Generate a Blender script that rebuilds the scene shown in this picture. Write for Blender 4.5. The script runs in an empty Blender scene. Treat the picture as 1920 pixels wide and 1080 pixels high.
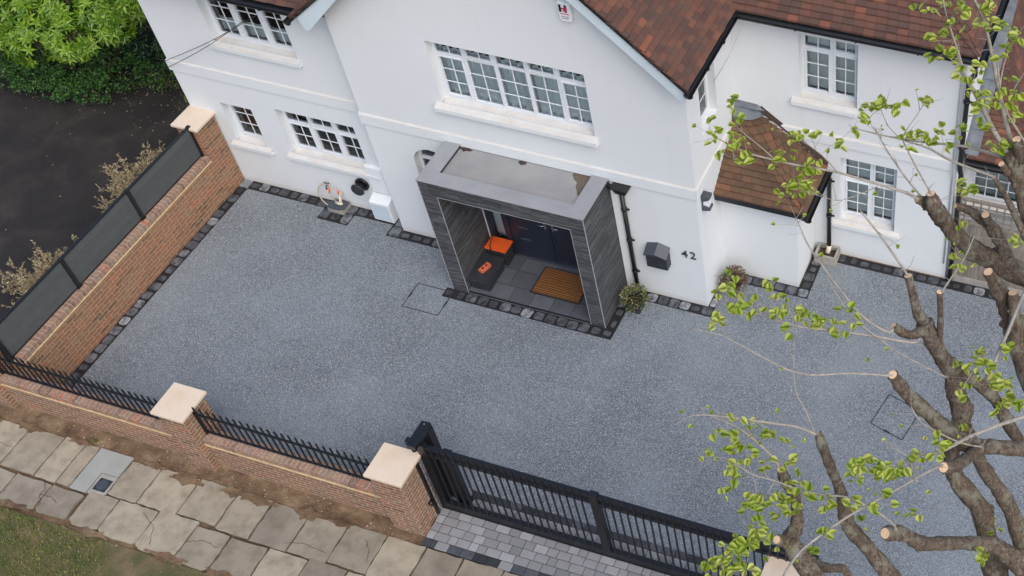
import bpy, math, random
from mathutils import Vector, Matrix
from math import sin, cos, pi, radians, sqrt, atan2
random.seed(11)
S = bpy.context.scene
COL = S.collection

# ------------------------------------------------------------ camera, sky, sun, exposure
cam_d = bpy.data.cameras.new('camera'); cam = bpy.data.objects.new('camera', cam_d); COL.objects.link(cam)
S.camera = cam
th, ro, ya = 0.84384060, 0.00582007, -0.31480957
Fv = Vector((sin(ya)*cos(th), cos(ya)*cos(th), -sin(th)))
Rv = Vector((cos(ya), -sin(ya), 0)); Dv = Fv.cross(Rv)
R2 = Rv*cos(ro)+Dv*sin(ro); D2 = -Rv*sin(ro)+Dv*cos(ro)
mw = Matrix.Identity(4)
for i in range(3):
    mw[i][0] = R2[i]; mw[i][1] = -D2[i]; mw[i][2] = -Fv[i]
mw[0][3], mw[1][3], mw[2][3] = 5.86328, -11.94873, 16.0
cam.matrix_world = mw
cam_d.sensor_width = 36; cam_d.lens = 36*2351.86/1920
cam_d.shift_x = (960-1540.42)/1920; cam_d.shift_y = (484.32-540)/1920
cam_d.clip_start = .1; cam_d.clip_end = 2000
S.render.resolution_x = 1024; S.render.resolution_y = 576
S.render.engine = 'CYCLES'
W = bpy.data.worlds.new('World'); S.world = W; W.use_nodes = True
wn = W.node_tree; bg = wn.nodes['Background']
sky = wn.nodes.new('ShaderNodeTexSky'); sky.sky_type = 'NISHITA'; sky.sun_disc = False
SUN_EL, SUN_AZ = radians(50), radians(132)      # azimuth clockwise from +Y (the back of the plot)
sky.sun_elevation = SUN_EL; sky.sun_rotation = SUN_AZ
sky.air_density = 1.0; sky.dust_density = 3.0; sky.ozone_density = 1.0
wn.links.new(sky.outputs[0], bg.inputs[0]); bg.inputs[1].default_value = 0.15
sd = bpy.data.lights.new('sun', 'SUN'); so = bpy.data.objects.new('sun', sd); COL.objects.link(so)
sd.energy = 1.25; sd.angle = radians(50); sd.color = (1, .975, .945)
dirv = Vector((sin(SUN_AZ)*cos(SUN_EL), cos(SUN_AZ)*cos(SUN_EL), sin(SUN_EL)))
so.rotation_euler = dirv.to_track_quat('Z', 'Y').to_euler()
S.view_settings.view_transform = 'Standard'; S.view_settings.look = 'None'
S.view_settings.exposure = 0.44; S.view_settings.gamma = 1

# ------------------------------------------------------------ materials
def lin(c):
    return tuple(((v/255)/12.92 if v/255 <= .04045 else ((v/255+.055)/1.055)**2.4) for v in c)+(1,)
class N:
    def __init__(s, name):
        s.m = bpy.data.materials.new(name); s.m.use_nodes = True; s.t = s.m.node_tree
        s.b = s.t.nodes['Principled BSDF']; s.o = s.t.nodes['Material Output']
    def n(s, typ, **k):
        x = s.t.nodes.new('ShaderNode'+typ)
        for a, v in k.items():
            if a[0] == '_': x.inputs[a[1:]].default_value = v
            else: setattr(x, a, v)
        return x
    def l(s, a, b): s.t.links.new(a, b)
    def coord(s, kind='Object', scale=None):
        c = s.n('TexCoord').outputs[kind]
        if scale:
            mp = s.n('Mapping'); mp.inputs['Scale'].default_value = scale; s.l(c, mp.inputs[0]); c = mp.outputs[0]
        return c
    def noise(s, scale, detail=3, rough=.55, vec=None, dist=0):
        x = s.n('TexNoise'); x.inputs['Scale'].default_value = scale; x.inputs['Detail'].default_value = detail
        x.inputs['Roughness'].default_value = rough; x.inputs['Distortion'].default_value = dist
        s.l(vec if vec is not None else s.coord(), x.inputs['Vector']); return x.outputs['Fac']
    def ramp(s, fac, stops, interp='LINEAR'):
        r = s.n('ValToRGB'); cr = r.color_ramp; cr.interpolation = interp
        while len(cr.elements) > 1: cr.elements.remove(cr.elements[-1])
        cr.elements[0].position = stops[0][0]; cr.elements[0].color = stops[0][1]
        for p, c in stops[1:]:
            e = cr.elements.new(p); e.color = c
        s.l(fac, r.inputs[0]); return r.outputs[0]
    def mix(s, fac, a, b, mode='MIX'):
        x = s.n('Mix', data_type='RGBA', blend_type=mode)
        for v, i in ((fac, 0), (a, 6), (b, 7)):
            if hasattr(v, 'is_linked'): s.l(v, x.inputs[i])
            else: x.inputs[i].default_value = v
        return x.outputs[2]
    def math(s, op, a, b=0.0):
        x = s.n('Math', operation=op)
        for v, i in ((a, 0), (b, 1)):
            if hasattr(v, 'is_linked'): s.l(v, x.inputs[i])
            else: x.inputs[i].default_value = v
        return x.outputs[0]
    def bump(s, h, strength=.3, dist=.01):
        b = s.n('Bump'); b.inputs['Strength'].default_value = strength; b.inputs['Distance'].default_value = dist
        s.l(h, b.inputs['Height']); s.l(b.outputs[0], s.b.inputs['Normal'])
    def base(s, c):
        if hasattr(c, 'is_linked'): s.l(c, s.b.inputs['Base Color'])
        else: s.b.inputs['Base Color'].default_value = c
    def rough(s, v):
        s.b.inputs['Roughness'].default_value = v
        return s
    def rnd(s):
        a = s.n('Attribute', attribute_name='rnd'); return a.outputs['Fac']
g = lambda v: (v, v, v, 1)

def m_render():
    s = N('white_render'); s.rough(.85)
    big = s.noise(.45, 4); fine = s.noise(9, 5)
    c = s.ramp(big, [(.3, lin((209, 213, 215))), (.7, lin((216, 220, 222)))])
    st = s.ramp(s.noise(3.2, 6, .65, s.coord(scale=(1, 1, .3))), [(.62, g(0)), (.82, g(.10))])
    c = s.mix(st, c, lin((190, 186, 176)))
    sk = s.noise(1, 4, .6, s.coord(scale=(7, 7, .35))); c = s.mix(s.ramp(sk, [(.56, g(0)), (.8, g(.10))]), c, lin((176, 176, 172)))
    # splashed dirt band low on the wall
    sep = s.n('SeparateXYZ'); s.l(s.n('NewGeometry').outputs['Position'], sep.inputs[0])
    low = s.math('MULTIPLY', s.ramp(sep.outputs['Z'], [(0, g(1)), (.14, g(0))]), s.noise(5, 5, .6))
    c = s.mix(s.math('MULTIPLY', low, .7), c, lin((172, 160, 140)))
    s.base(c); s.bump(fine, .25, .006); return s.m
def m_sill():
    s = N('painted_sill'); s.rough(.7)
    c = s.ramp(s.noise(3.5, 6, .65), [(.35, lin((204, 203, 200))), (.6, lin((197, 193, 187))), (.85, lin((174, 166, 154)))])
    s.base(c); s.bump(s.noise(30, 3), .2, .004); return s.m
def m_plain(name, c, rough=.5, var=.12, scale=6, bump=0, metal=0, coat=0):
    s = N(name); s.rough(rough); s.b.inputs['Metallic'].default_value = metal
    lo = tuple(v*(1-var) for v in c[:3])+(1,); hi = tuple(min(1, v*(1+var)) for v in c[:3])+(1,)
    s.base(s.ramp(s.noise(scale, 5, .6), [(.3, lo), (.7, hi)]))
    if bump: s.bump(s.noise(scale*6, 4), .4, bump)
    return s.m
def m_brick(name, stops, mortar, dirt=None):
    s = N(name); s.rough(.9)
    uv = s.coord('UV')
    b = s.n('TexBrick'); s.l(uv, b.inputs['Vector']); b.offset = .5
    b.inputs['Color1'].default_value = g(0); b.inputs['Color2'].default_value = g(1); b.inputs['Mortar'].default_value = g(.5)
    b.inputs['Scale'].default_value = 1; b.inputs['Mortar Size'].default_value = .0075; b.inputs['Mortar Smooth'].default_value = .25
    b.inputs['Brick Width'].default_value = .225; b.inputs['Row Height'].default_value = .075
    c = s.ramp(b.outputs['Color'], stops)
    c = s.mix(s.ramp(s.noise(28, 5, .7), [(.4, g(0)), (.75, g(.55))]), c, lin((196, 160, 118)))
    c = s.mix(s.ramp(s.noise(7, 4, .6), [(.5, g(0)), (.8, g(.4))]), c, lin((70, 52, 46)))
    c = s.mix(b.outputs['Fac'], c, mortar)
    if dirt: c = s.mix(s.ramp(s.noise(2.2, 4), [(.5, g(0)), (.8, g(.5))]), c, dirt)
    s.base(c)
    h = s.math('ADD', s.math('MULTIPLY', b.outputs['Fac'], -1), s.math('MULTIPLY', s.noise(60, 3), .4))
    s.bump(h, .6, .008); return s.m
def m_rnd(name, stops, rough=.85, mottling=None, mscale=14, bump=.004, bscale=60, wet=None):
    """colour per piece from the face attribute rnd, then mottled"""
    s = N(name); s.rough(rough)
    c = s.ramp(s.rnd(), stops)
    if mottling:
        c = s.mix(s.ramp(s.noise(mscale, 5, .65), [(.42, g(0)), (.72 if len(mottling) < 3 else mottling[2], g(mottling[1]))]), c, mottling[0])
    if wet: c = s.mix(s.ramp(s.noise(wet[1], 4), [(.5, g(0)), (.72, g(wet[2]))]), c, wet[0])
    s.base(c); s.bump(s.noise(bscale, 4, .65), .5, bump); return s.m
def m_resin():
    s = N('resin_bound_gravel'); s.rough(.75)
    v = s.n('TexVoronoi', feature='F1'); s.l(s.coord(), v.inputs['Vector']); v.inputs['Scale'].default_value = 115
    sp = s.n('SeparateColor'); s.l(v.outputs['Color'], sp.inputs[0])
    c = s.ramp(sp.outputs[0], [(0, lin((56, 63, 70))), (.3, lin((93, 101, 108))), (.55, lin((114, 122, 129))), (.8, lin((140, 145, 149))), (1, lin((192, 193, 191)))])
    v2 = s.noise(210, 2); c = s.mix(s.ramp(v2, [(.35, g(.45)), (.65, g(0))]), c, lin((60, 68, 82)))
    big = s.noise(.55, 3, .5); c = s.mix(s.ramp(big, [(.38, g(0)), (.68, g(.4))]), c, lin((138, 147, 153)))
    w = s.noise(3.1, 5, .7, s.coord(scale=(.5, 1.6, 1))); c = s.mix(s.ramp(w, [(.52, g(0)), (.75, g(.24))]), c, lin((70, 76, 82)))
    s.base(c); s.bump(v.outputs['Distance'], .5, .006); return s.m
def m_asphalt():
    s = N('old_asphalt'); s.rough(.9)
    c = s.ramp(s.noise(1.1, 6, .65, dist=.4), [(.3, lin((24, 21, 20))), (.5, lin((36, 32, 31))), (.68, lin((56, 50, 46)))])
    c = s.mix(s.ramp(s.noise(90, 2), [(.55, g(0)), (.75, g(.35))]), c, lin((76, 70, 68)))
    s.base(c); s.bump(s.noise(70, 4), .5, .008); return s.m
def m_earth():
    s = N('bare_soil'); s.rough(.95)
    c = s.ramp(s.noise(2.4, 8, .72), [(.3, lin((70, 52, 38))), (.5, lin((112, 90, 68))), (.66, lin((142, 122, 96))), (.85, lin((164, 146, 120)))])
    s.base(c); s.bump(s.noise(24, 6, .7), .9, .03); return s.m
def m_verge():
    s = N('verge_soil_moss'); s.rough(.95)
    c = s.ramp(s.noise(1.4, 8, .7), [(.35, lin((66, 76, 42))), (.5, lin((96, 90, 58))), (.66, lin((126, 106, 80)))])
    s.base(c); s.bump(s.noise(30, 6, .7), .9, .03); return s.m
def m_slate():
    s = N('split_face_slate'); s.rough(.7)
    uv = s.coord('UV'); b = s.n('TexBrick'); s.l(uv, b.inputs['Vector']); b.offset = .37
    b.inputs['Color1'].default_value = g(0); b.inputs['Color2'].default_value = g(1); b.inputs['Mortar'].default_value = g(.0)
    b.inputs['Scale'].default_value = 1; b.inputs['Mortar Size'].default_value = .0012
    b.inputs['Brick Width'].default_value = .31; b.inputs['Row Height'].default_value = .021
    mp = s.n('Mapping'); mp.inputs['Scale'].default_value = (9, 75, 1); s.l(uv, mp.inputs[0])
    streak = s.noise(1, 4, .6, mp.outputs[0])
    f = s.math('ADD', s.math('MULTIPLY', b.outputs['Color'], .45), s.math('MULTIPLY', streak, .6))
    c = s.ramp(f, [(.2, lin((42, 43, 46))), (.5, lin((68, 70, 73))), (.78, lin((98, 100, 103))), (1.0, lin((146, 147, 149)))])
    s.base(c); s.bump(f, .9, .012); return s.m
def m_porch_top():
    s = N('porch_membrane'); s.rough(.35)
    c = s.ramp(s.noise(1.6, 5, .6), [(.3, lin((132, 133, 134))), (.7, lin((150, 150, 150)))])
    s.base(c); s.bump(s.noise(4, 3), .15, .01); return s.m
def m_glass():
    s = N('window_glass')
    tr = s.n('BsdfTransparent'); tr.inputs[0].default_value = (.95, .99, .98, 1)
    gl = s.n('BsdfGlossy'); gl.inputs['Roughness'].default_value = .03; gl.inputs[0].default_value = (.9, .93, .95, 1)
    fr = s.n('Fresnel'); fr.inputs[0].default_value = 1.55
    f = s.math('ADD', s.math('MULTIPLY', fr.outputs[0], 1.0), .03)
    mx = s.n('MixShader'); s.l(f, mx.inputs[0]); s.l(tr.outputs[0], mx.inputs[1]); s.l(gl.outputs[0], mx.inputs[2])
    s.l(mx.outputs[0], s.o.inputs[0]); return s.m
def m_leaf(name, c1, c2, c3, trans=.35, rough=.45):
    s = N(name); s.rough(rough)
    c = s.ramp(s.rnd(), [(0, lin(c1)), (.5, lin(c2)), (1, lin(c3))])
    s.base(c)
    tl = s.n('BsdfTranslucent'); s.l(c, tl.inputs[0])
    mx = s.n('MixShader'); mx.inputs[0].default_value = trans
    s.l(s.b.outputs[0], mx.inputs[1]); s.l(tl.outputs[0], mx.inputs[2]); s.l(mx.outputs[0], s.o.inputs[0]); return s.m
def m_bark():
    s = N('lichen_bark'); s.rough(.9)
    f1 = s.noise(1, 8, .75, s.coord(scale=(34, 34, 9)), dist=1.2)
    c = s.ramp(f1, [(.36, lin((60, 50, 42))), (.5, lin((110, 96, 82))), (.66, lin((158, 144, 126)))])
    c = s.mix(s.ramp(s.noise(3.5, 3), [(.4, g(0)), (.62, g(.45))]), c, lin((84, 70, 58)))
    li = s.ramp(s.noise(7, 5, .6, s.coord(scale=(1, 1, 1.3))), [(.52, g(0)), (.62, g(.65))])
    c = s.mix(li, c, lin((150, 152, 134)))
    c = s.mix(s.ramp(s.noise(4, 4, .6), [(.6, g(0)), (.72, g(.5))]), c, lin((98, 66, 44)))
    s.base(c); s.bump(s.math('ADD', f1, s.math('MULTIPLY', s.noise(60, 5, .7), .5)), 1.0, .035); return s.m
def m_planks():
    s = N('weathered_timber'); s.rough(.9)
    c = s.ramp(s.noise(5, 6, .65, s.coord(scale=(6, 6, .5))), [(.3, lin((104, 96, 88))), (.7, lin((154, 146, 136)))])
    c = s.mix(s.ramp(s.rnd(), [(0, g(0)), (1, g(.3))]), c, lin((84, 76, 66))); s.base(c); s.bump(s.noise(40, 4), .4, .004); return s.m
def m_coir():
    s = N('coir_mat'); s.rough(.95)
    wv = s.n('TexWave', wave_type='BANDS', bands_direction='Y'); s.l(s.coord('UV'), wv.inputs['Vector'])
    wv.inputs['Scale'].default_value = 9; wv.inputs['Distortion'].default_value = .8; wv.inputs['Detail'].default_value = 2
    c = s.ramp(wv.outputs['Fac'], [(.2, lin((88, 56, 30))), (.8, lin((158, 106, 54)))])
    s.base(c); s.bump(wv.outputs['Fac'], .8, .01); return s.m
def m_stone(name, a, b, c3, scale=1.2):
    s = N(name); s.rough(.6)
    s.base(s.ramp(s.noise(scale, 5, .6, dist=.8), [(.3, lin(a)), (.55, lin(b)), (.8, lin(c3))])); s.bump(s.noise(50, 3), .15, .003); return s.m

M = dict(
 render=m_render(), sill=m_sill(),
 upvc=m_plain('white_upvc', lin((216, 221, 225)), .35, .04, 3),
 fascia=m_plain('pale_blue_white_bargeboard', lin((196, 210, 217)), .5, .05, 2),
 brick=m_brick('red_multi_brick', [(0, lin((88, 64, 56))), (.3, lin((130, 82, 68))), (.5, lin((138, 95, 78))), (.75, lin((106, 84, 74))), (.93, lin((132, 92, 76))), (1, lin((156, 76, 58)))], lin((178, 164, 142)), lin((128, 112, 92))),
 brick_warm=m_brick('orange_multi_brick', [(0, lin((80, 60, 52))), (.25, lin((136, 84, 64))), (.5, lin((118, 86, 70))), (.78, lin((146, 88, 64))), (.9, lin((122, 100, 84))), (1, lin((168, 80, 54)))], lin((162, 142, 114)), None),
 coping=m_rnd('coping_brick', [(0, lin((104, 78, 68))), (.4, lin((140, 106, 90))), (.7, lin((126, 108, 96))), (.9, lin((148, 116, 98))), (1, lin((160, 88, 70)))], .9, (lin((188, 170, 148)), .55), 30, .005),
 creasing=m_plain('yellow_creasing_mortar', lin((184, 160, 122)), .9, .18, 9, .004),
 mortar=m_plain('lime_mortar', lin((190, 176, 154)), .95, .15, 12, .003),
 sandstone=m_stone('polished_sandstone', (206, 184, 158), (213, 196, 176), (206, 178, 146)),
 tile=m_rnd('clay_roof_tile', [(0, lin((78, 55, 49))), (.3, lin((88, 60, 51))), (.65, lin((98, 64, 52))), (.92, lin((106, 69, 54))), (1, lin((126, 76, 56)))], .85, (lin((86, 78, 66)), .4), 5, .004, 50, (lin((66, 52, 48)), 1.3, .4)),
 tile_moss=m_rnd('mossy_clay_tile', [(0, lin((82, 60, 47))), (.4, lin((96, 70, 53))), (.85, lin((106, 76, 56))), (1, lin((130, 82, 58)))], .88, (lin((88, 80, 58)), .6), 6, .004, 50, (lin((60, 50, 40)), 1.8, .4)),
 lead=m_plain('grey_lead', lin((98, 104, 112)), .7, .35, 5, .01),
 black=m_plain('black_plastic', lin((28, 29, 31)), .35, .15, 8),
 blackmetal=m_plain('black_powder_coat', lin((18, 21, 27)), .42, .12, 10),
 slate=m_slate(), porchtop=m_porch_top(),
 trim=m_plain('grey_trim', lin((158, 160, 164)), .5, .08, 4),
 copetop=m_plain('grey_porch_coping', lin((142, 144, 148)), .45, .1, 3),
 stain=m_plain('dried_puddle_silt', lin((92, 82, 68)), .3, .25, 5),
 leafdirt=m_plain('leaf_litter', lin((62, 48, 42)), .9, .4, 30, .01),
 resin=m_resin(), asphalt=m_asphalt(), earth=m_earth(), verge=m_verge(),
 sett=m_rnd('granite_sett', [(0, lin((52, 54, 58))), (.5, lin((84, 88, 94))), (.8, lin((112, 116, 122))), (1, lin((158, 162, 166)))], .6, (lin((30, 30, 33)), .9, .66), 9, .006, 50),
 sett_dark=m_rnd('charcoal_sett', [(0, lin((40, 42, 46))), (.6, lin((56, 58, 64))), (1, lin((84, 88, 94)))], .6, (lin((34, 34, 38)), .6), 18, .006, 50),
 joint=m_plain('black_jointing', lin((24, 23, 26)), .7, .2, 20, .003),
 block=m_rnd('grey_block_paving', [(0, lin((120, 121, 124))), (.5, lin((134, 135, 138))), (.9, lin((148, 149, 151))), (1, lin((104, 106, 110)))], .8, (lin((120, 112, 104)), .35), 9, .004, 60),
 slab=m_rnd('worn_sandstone_flag', [(0, lin((128, 120, 106))), (.5, lin((145, 136, 119))), (1, lin((164, 154, 134)))], .85, (lin((92, 82, 68)), .6), 4, .006, 40, (lin((166, 158, 142)), 1.6, .4)),
 newslab=m_plain('pale_new_flag', lin((148, 150, 144)), .8, .08, 3, .003),
 concrete=m_plain('grey_concrete', lin((150, 146, 138)), .85, .2, 6, .006),
 glass=m_glass(),
 curtain=m_plain('pale_curtain', lin((226, 234, 236)), .9, .05, 3),
 blind=m_plain('grey_white_blind', lin((236, 242, 238)), .6, .05, 3),
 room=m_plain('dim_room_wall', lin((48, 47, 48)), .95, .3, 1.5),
 door=m_plain('dark_blue_door', lin((34, 40, 54)), .4, .08, 3),
 steel=m_plain('brushed_steel', lin((170, 172, 176)), .3, .05, 9, metal=.9),
 anthracite=m_plain('anthracite_paint', lin((66, 72, 80)), .45, .1, 6),
 composite=m_rnd('grey_composite_board', [(0, lin((72, 76, 77))), (1, lin((80, 84, 84)))], .8, (lin((60, 64, 64)), .4), 8, .003, 40),
 floor=m_rnd('charcoal_floor_tile', [(0, lin((76, 80, 86))), (1, lin((90, 94, 100)))], .5, (lin((62, 66, 70)), .4), 6, .002, 40),
 coir=m_coir(), rubber=m_plain('black_rubber', lin((38, 36, 36)), .8, .1, 10),
 orange=m_plain('orange_plastic', lin((226, 92, 34)), .45, .08, 7),
 timber=m_planks(), clay=m_plain('red_clay_brick', lin((196, 98, 66)), .9, .15, 20, .003),
 darkplastic=m_plain('dark_grey_plastic', lin((44, 47, 52)), .5, .15, 7),
 bark=m_bark(), twig=m_plain('grey_twig_bark', lin((146, 140, 130)), .85, .25, 20),
 heartwood=m_plain('fresh_cut_wood', lin((222, 186, 150)), .8, .14, 16),
 lime=m_leaf('young_lime_leaf', (148, 174, 56), (184, 203, 80), (214, 220, 118), .5),
 laurel=m_leaf('bright_laurel_leaf', (62, 98, 24), (102, 138, 36), (142, 172, 56), .3, .35),
 darkleaf=m_leaf('dark_shrub_leaf', (28, 52, 26), (46, 80, 40), (66, 106, 50), .2),
 midleaf=m_leaf('mid_green_leaf', (44, 82, 38), (72, 118, 54), (114, 152, 66), .25),
 dryleaf=m_leaf('dry_shrub_twig', (136, 122, 92), (172, 156, 120), (202, 188, 152), .2),
 grassm=m_leaf('grass_blade', (78, 96, 44), (108, 126, 58), (156, 154, 96), .3),
 flowerleaf=m_leaf('pot_leaf', (62, 84, 40), (92, 110, 56), (130, 124, 80), .2),
 redleaf=m_leaf('bronze_leaf', (78, 54, 44), (104, 78, 60), (120, 104, 70), .2),
 pipe=m_plain('cream_plastic_pipe', lin((214, 206, 186)), .5, .08, 8),
 hose=m_plain('beige_hose', lin((182, 170, 150)), .5, .08, 8),
 white=m_plain('white_plastic', lin((226, 230, 232)), .4, .04, 5),
 red=m_plain('pink_red_print', lin((206, 48, 84)), .5, .03, 5), ink=m_plain('black_print', lin((26, 24, 30)), .5, .03, 5),
 stones=m_rnd('loose_stones', [(0, lin((120, 108, 92))), (1, lin((206, 196, 180)))], .9),
)

# ------------------------------------------------------------ mesh helper
class MB:
    def __init__(s): s.v = []; s.f = []; s.mi = []; s.r = []; s.sm = []
    def face(s, pts, mi=0, r=None, sm=False):
        b = len(s.v); s.v += [tuple(p) for p in pts]; s.f.append(tuple(range(b, b+len(pts))))
        s.mi.append(mi); s.r.append(random.random() if r is None else r); s.sm.append(sm)
    def poly(s, verts, faces, mi=0, r=None, sm=False):
        b = len(s.v); r = random.random() if r is None else r; s.v += [tuple(p) for p in verts]
        for f in faces: s.f.append(tuple(b+i for i in f)); s.mi.append(mi); s.r.append(r); s.sm.append(sm)
    BF = [(0, 3, 2, 1), (4, 5, 6, 7), (0, 1, 5, 4), (1, 2, 6, 5), (2, 3, 7, 6), (3, 0, 4, 7)]
    def box(s, x0, x1, y0, y1, z0, z1, mi=0, r=None):
        s.poly([(x0, y0, z0), (x1, y0, z0), (x1, y1, z0), (x0, y1, z0), (x0, y0, z1), (x1, y0, z1), (x1, y1, z1), (x0, y1, z1)], s.BF, mi, r)
    def pbox(s, P, u0, u1, z0, z1, d0, d1, mi=0, r=None):
        """box in a wall frame: u along the wall, z up, d into the wall"""
        s.poly([P(u, z, d) for (u, d, z) in ((u0, d0, z0), (u1, d0, z0), (u1, d1, z0), (u0, d1, z0), (u0, d0, z1), (u1, d0, z1), (u1, d1, z1), (u0, d1, z1))], s.BF, mi, r)
    def obox(s, c, ax, ay, az, mi=0, r=None):
        c = Vector(c); V = [c+ax*i+ay*j+az*k for k in (-1, 1) for (i, j) in ((-1, -1), (1, -1), (1, 1), (-1, 1))]
        s.poly(V, s.BF, mi, r)
    def bar(s, a, b, w, h=None, mi=0, up=Vector((0, 0, 1))):
        a = Vector(a); b = Vector(b); d = (b-a)
        x = d.cross(up)
        if x.length < 1e-6: x = d.cross(Vector((0, 1, 0)))
        x.normalize(); y = x.cross(d).normalized(); h = h or w
        s.obox((a+b)/2, d/2, x*w/2, y*h/2, mi)
    def prism(s, pts, off, mi=0, r=None):
        """flat polygon pts extruded by the vector off"""
        n = len(pts); off = Vector(off); A = [Vector(p) for p in pts]; B = [p+off for p in A]
        F = [tuple(range(n-1, -1, -1)), tuple(range(n, 2*n))]+[(i, (i+1) % n, n+(i+1) % n, n+i) for i in range(n)]
        s.poly(A+B, F, mi, r)
    def tube(s, pts, rad, n=8, mi=0, cap=True, capmi=None, r=None, sm=True, wob=0):
        P = [Vector(p) for p in pts]; k = len(P); rad = rad if isinstance(rad, (list, tuple)) else [rad]*k
        b = len(s.v); r = random.random() if r is None else r; x = None
        for i in range(k):
            t = (P[min(i+1, k-1)]-P[max(i-1, 0)]).normalized()
            if x is None:
                x = t.cross(Vector((0, 0, 1)));
                if x.length < .1: x = t.cross(Vector((1, 0, 0)))
            x = (x-t*x.dot(t)).normalized(); y = t.cross(x)
            for j in range(n):
                a = 2*pi*j/n; q = rad[i]*(1+(random.uniform(-wob, wob) if wob else 0))
                s.v.append(tuple(P[i]+x*cos(a)*q+y*sin(a)*q))
        for i in range(k-1):
            for j in range(n):
                s.f.append((b+i*n+j, b+i*n+(j+1) % n, b+(i+1)*n+(j+1) % n, b+(i+1)*n+j)); s.mi.append(mi); s.r.append(r); s.sm.append(sm)
        if cap:
            for base, rev in ((b, True), (b+(k-1)*n, False)):
                f = tuple(range(base, base+n)); s.f.append(f[::-1] if rev else f)
                s.mi.append(mi if (capmi is None or rev) else capmi); s.r.append(r); s.sm.append(False)
    def build(s, name, mats, parent=None, bevel=0, loc=None, uvrot=0):
        me = bpy.data.meshes.new(name)
        org = Vector(loc) if loc is not None else Vector((0, 0, 0))
        pl = parent_world(parent) if parent else Vector((0, 0, 0))
        me.from_pydata([tuple(Vector(v)-org-pl) if (loc is not None or parent) else v for v in s.v], [], s.f)
        for m in (mats if isinstance(mats, (list, tuple)) else [mats]): me.materials.append(M[m])
        me.polygons.foreach_set('material_index', s.mi); me.polygons.foreach_set('use_smooth', s.sm)
        at = me.attributes.new('rnd', 'FLOAT', 'FACE'); at.data.foreach_set('value', s.r)
        me.update()
        uv = me.uv_layers.new(name='UVMap').data
        for p in me.polygons:
            nx, ny, nz = abs(p.normal.x), abs(p.normal.y), abs(p.normal.z)
            for li in p.loop_indices:
                x, y, z = s.v[me.loops[li].vertex_index]
                uv[li].uv = (x, y) if nz >= nx and nz >= ny else ((y, z) if nx > ny else (x, z))
        o = bpy.data.objects.new(name, me); COL.objects.link(o)
        if loc is not None: o.location = org
        if parent: o.parent = parent
        if bevel:
            b = o.modifiers.new('bevel', 'BEVEL'); b.width = bevel; b.segments = 2; b.limit_method = 'ANGLE'; b.angle_limit = radians(40)
        return o
def parent_world(o):
    v = Vector((0, 0, 0))
    while o: v += o.location; o = o.parent
    return v
def thing(name, label, cat, loc, group=None):
    o = bpy.data.objects.new(name, None); COL.objects.link(o); o.location = loc; o.empty_display_size = .2
    return tag(o, label, cat, group)
def tag(o, label, cat, group=None):
    o['label'] = label; o['category'] = cat
    if group: o['group'] = group
    return o
def struct(o, kind='structure'): o['kind'] = kind; return o
def text_faces(mb, body, size, place, thick=.012, mi=0, bold=0.0):
    """lettering as real geometry; place(x, y, d) -> world"""
    cu = bpy.data.curves.new('t', 'FONT'); cu.body = body; cu.size = size; cu.extrude = thick/2; cu.offset = bold
    ob = bpy.data.objects.new('t', cu); COL.objects.link(ob); dg = bpy.context.evaluated_depsgraph_get()
    me = bpy.data.meshes.new_from_object(ob.evaluated_get(dg)); bpy.data.objects.remove(ob)
    mb.poly([place(v.co.x, v.co.y, v.co.z) for v in me.vertices], [tuple(p.vertices) for p in me.polygons], mi, .5)
PY = lambda y0: (lambda u, z, d: (u, y0+d, z))          # wall facing the street
PX = lambda x0: (lambda u, z, d: (x0-d, u, z))          # wall facing right

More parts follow.
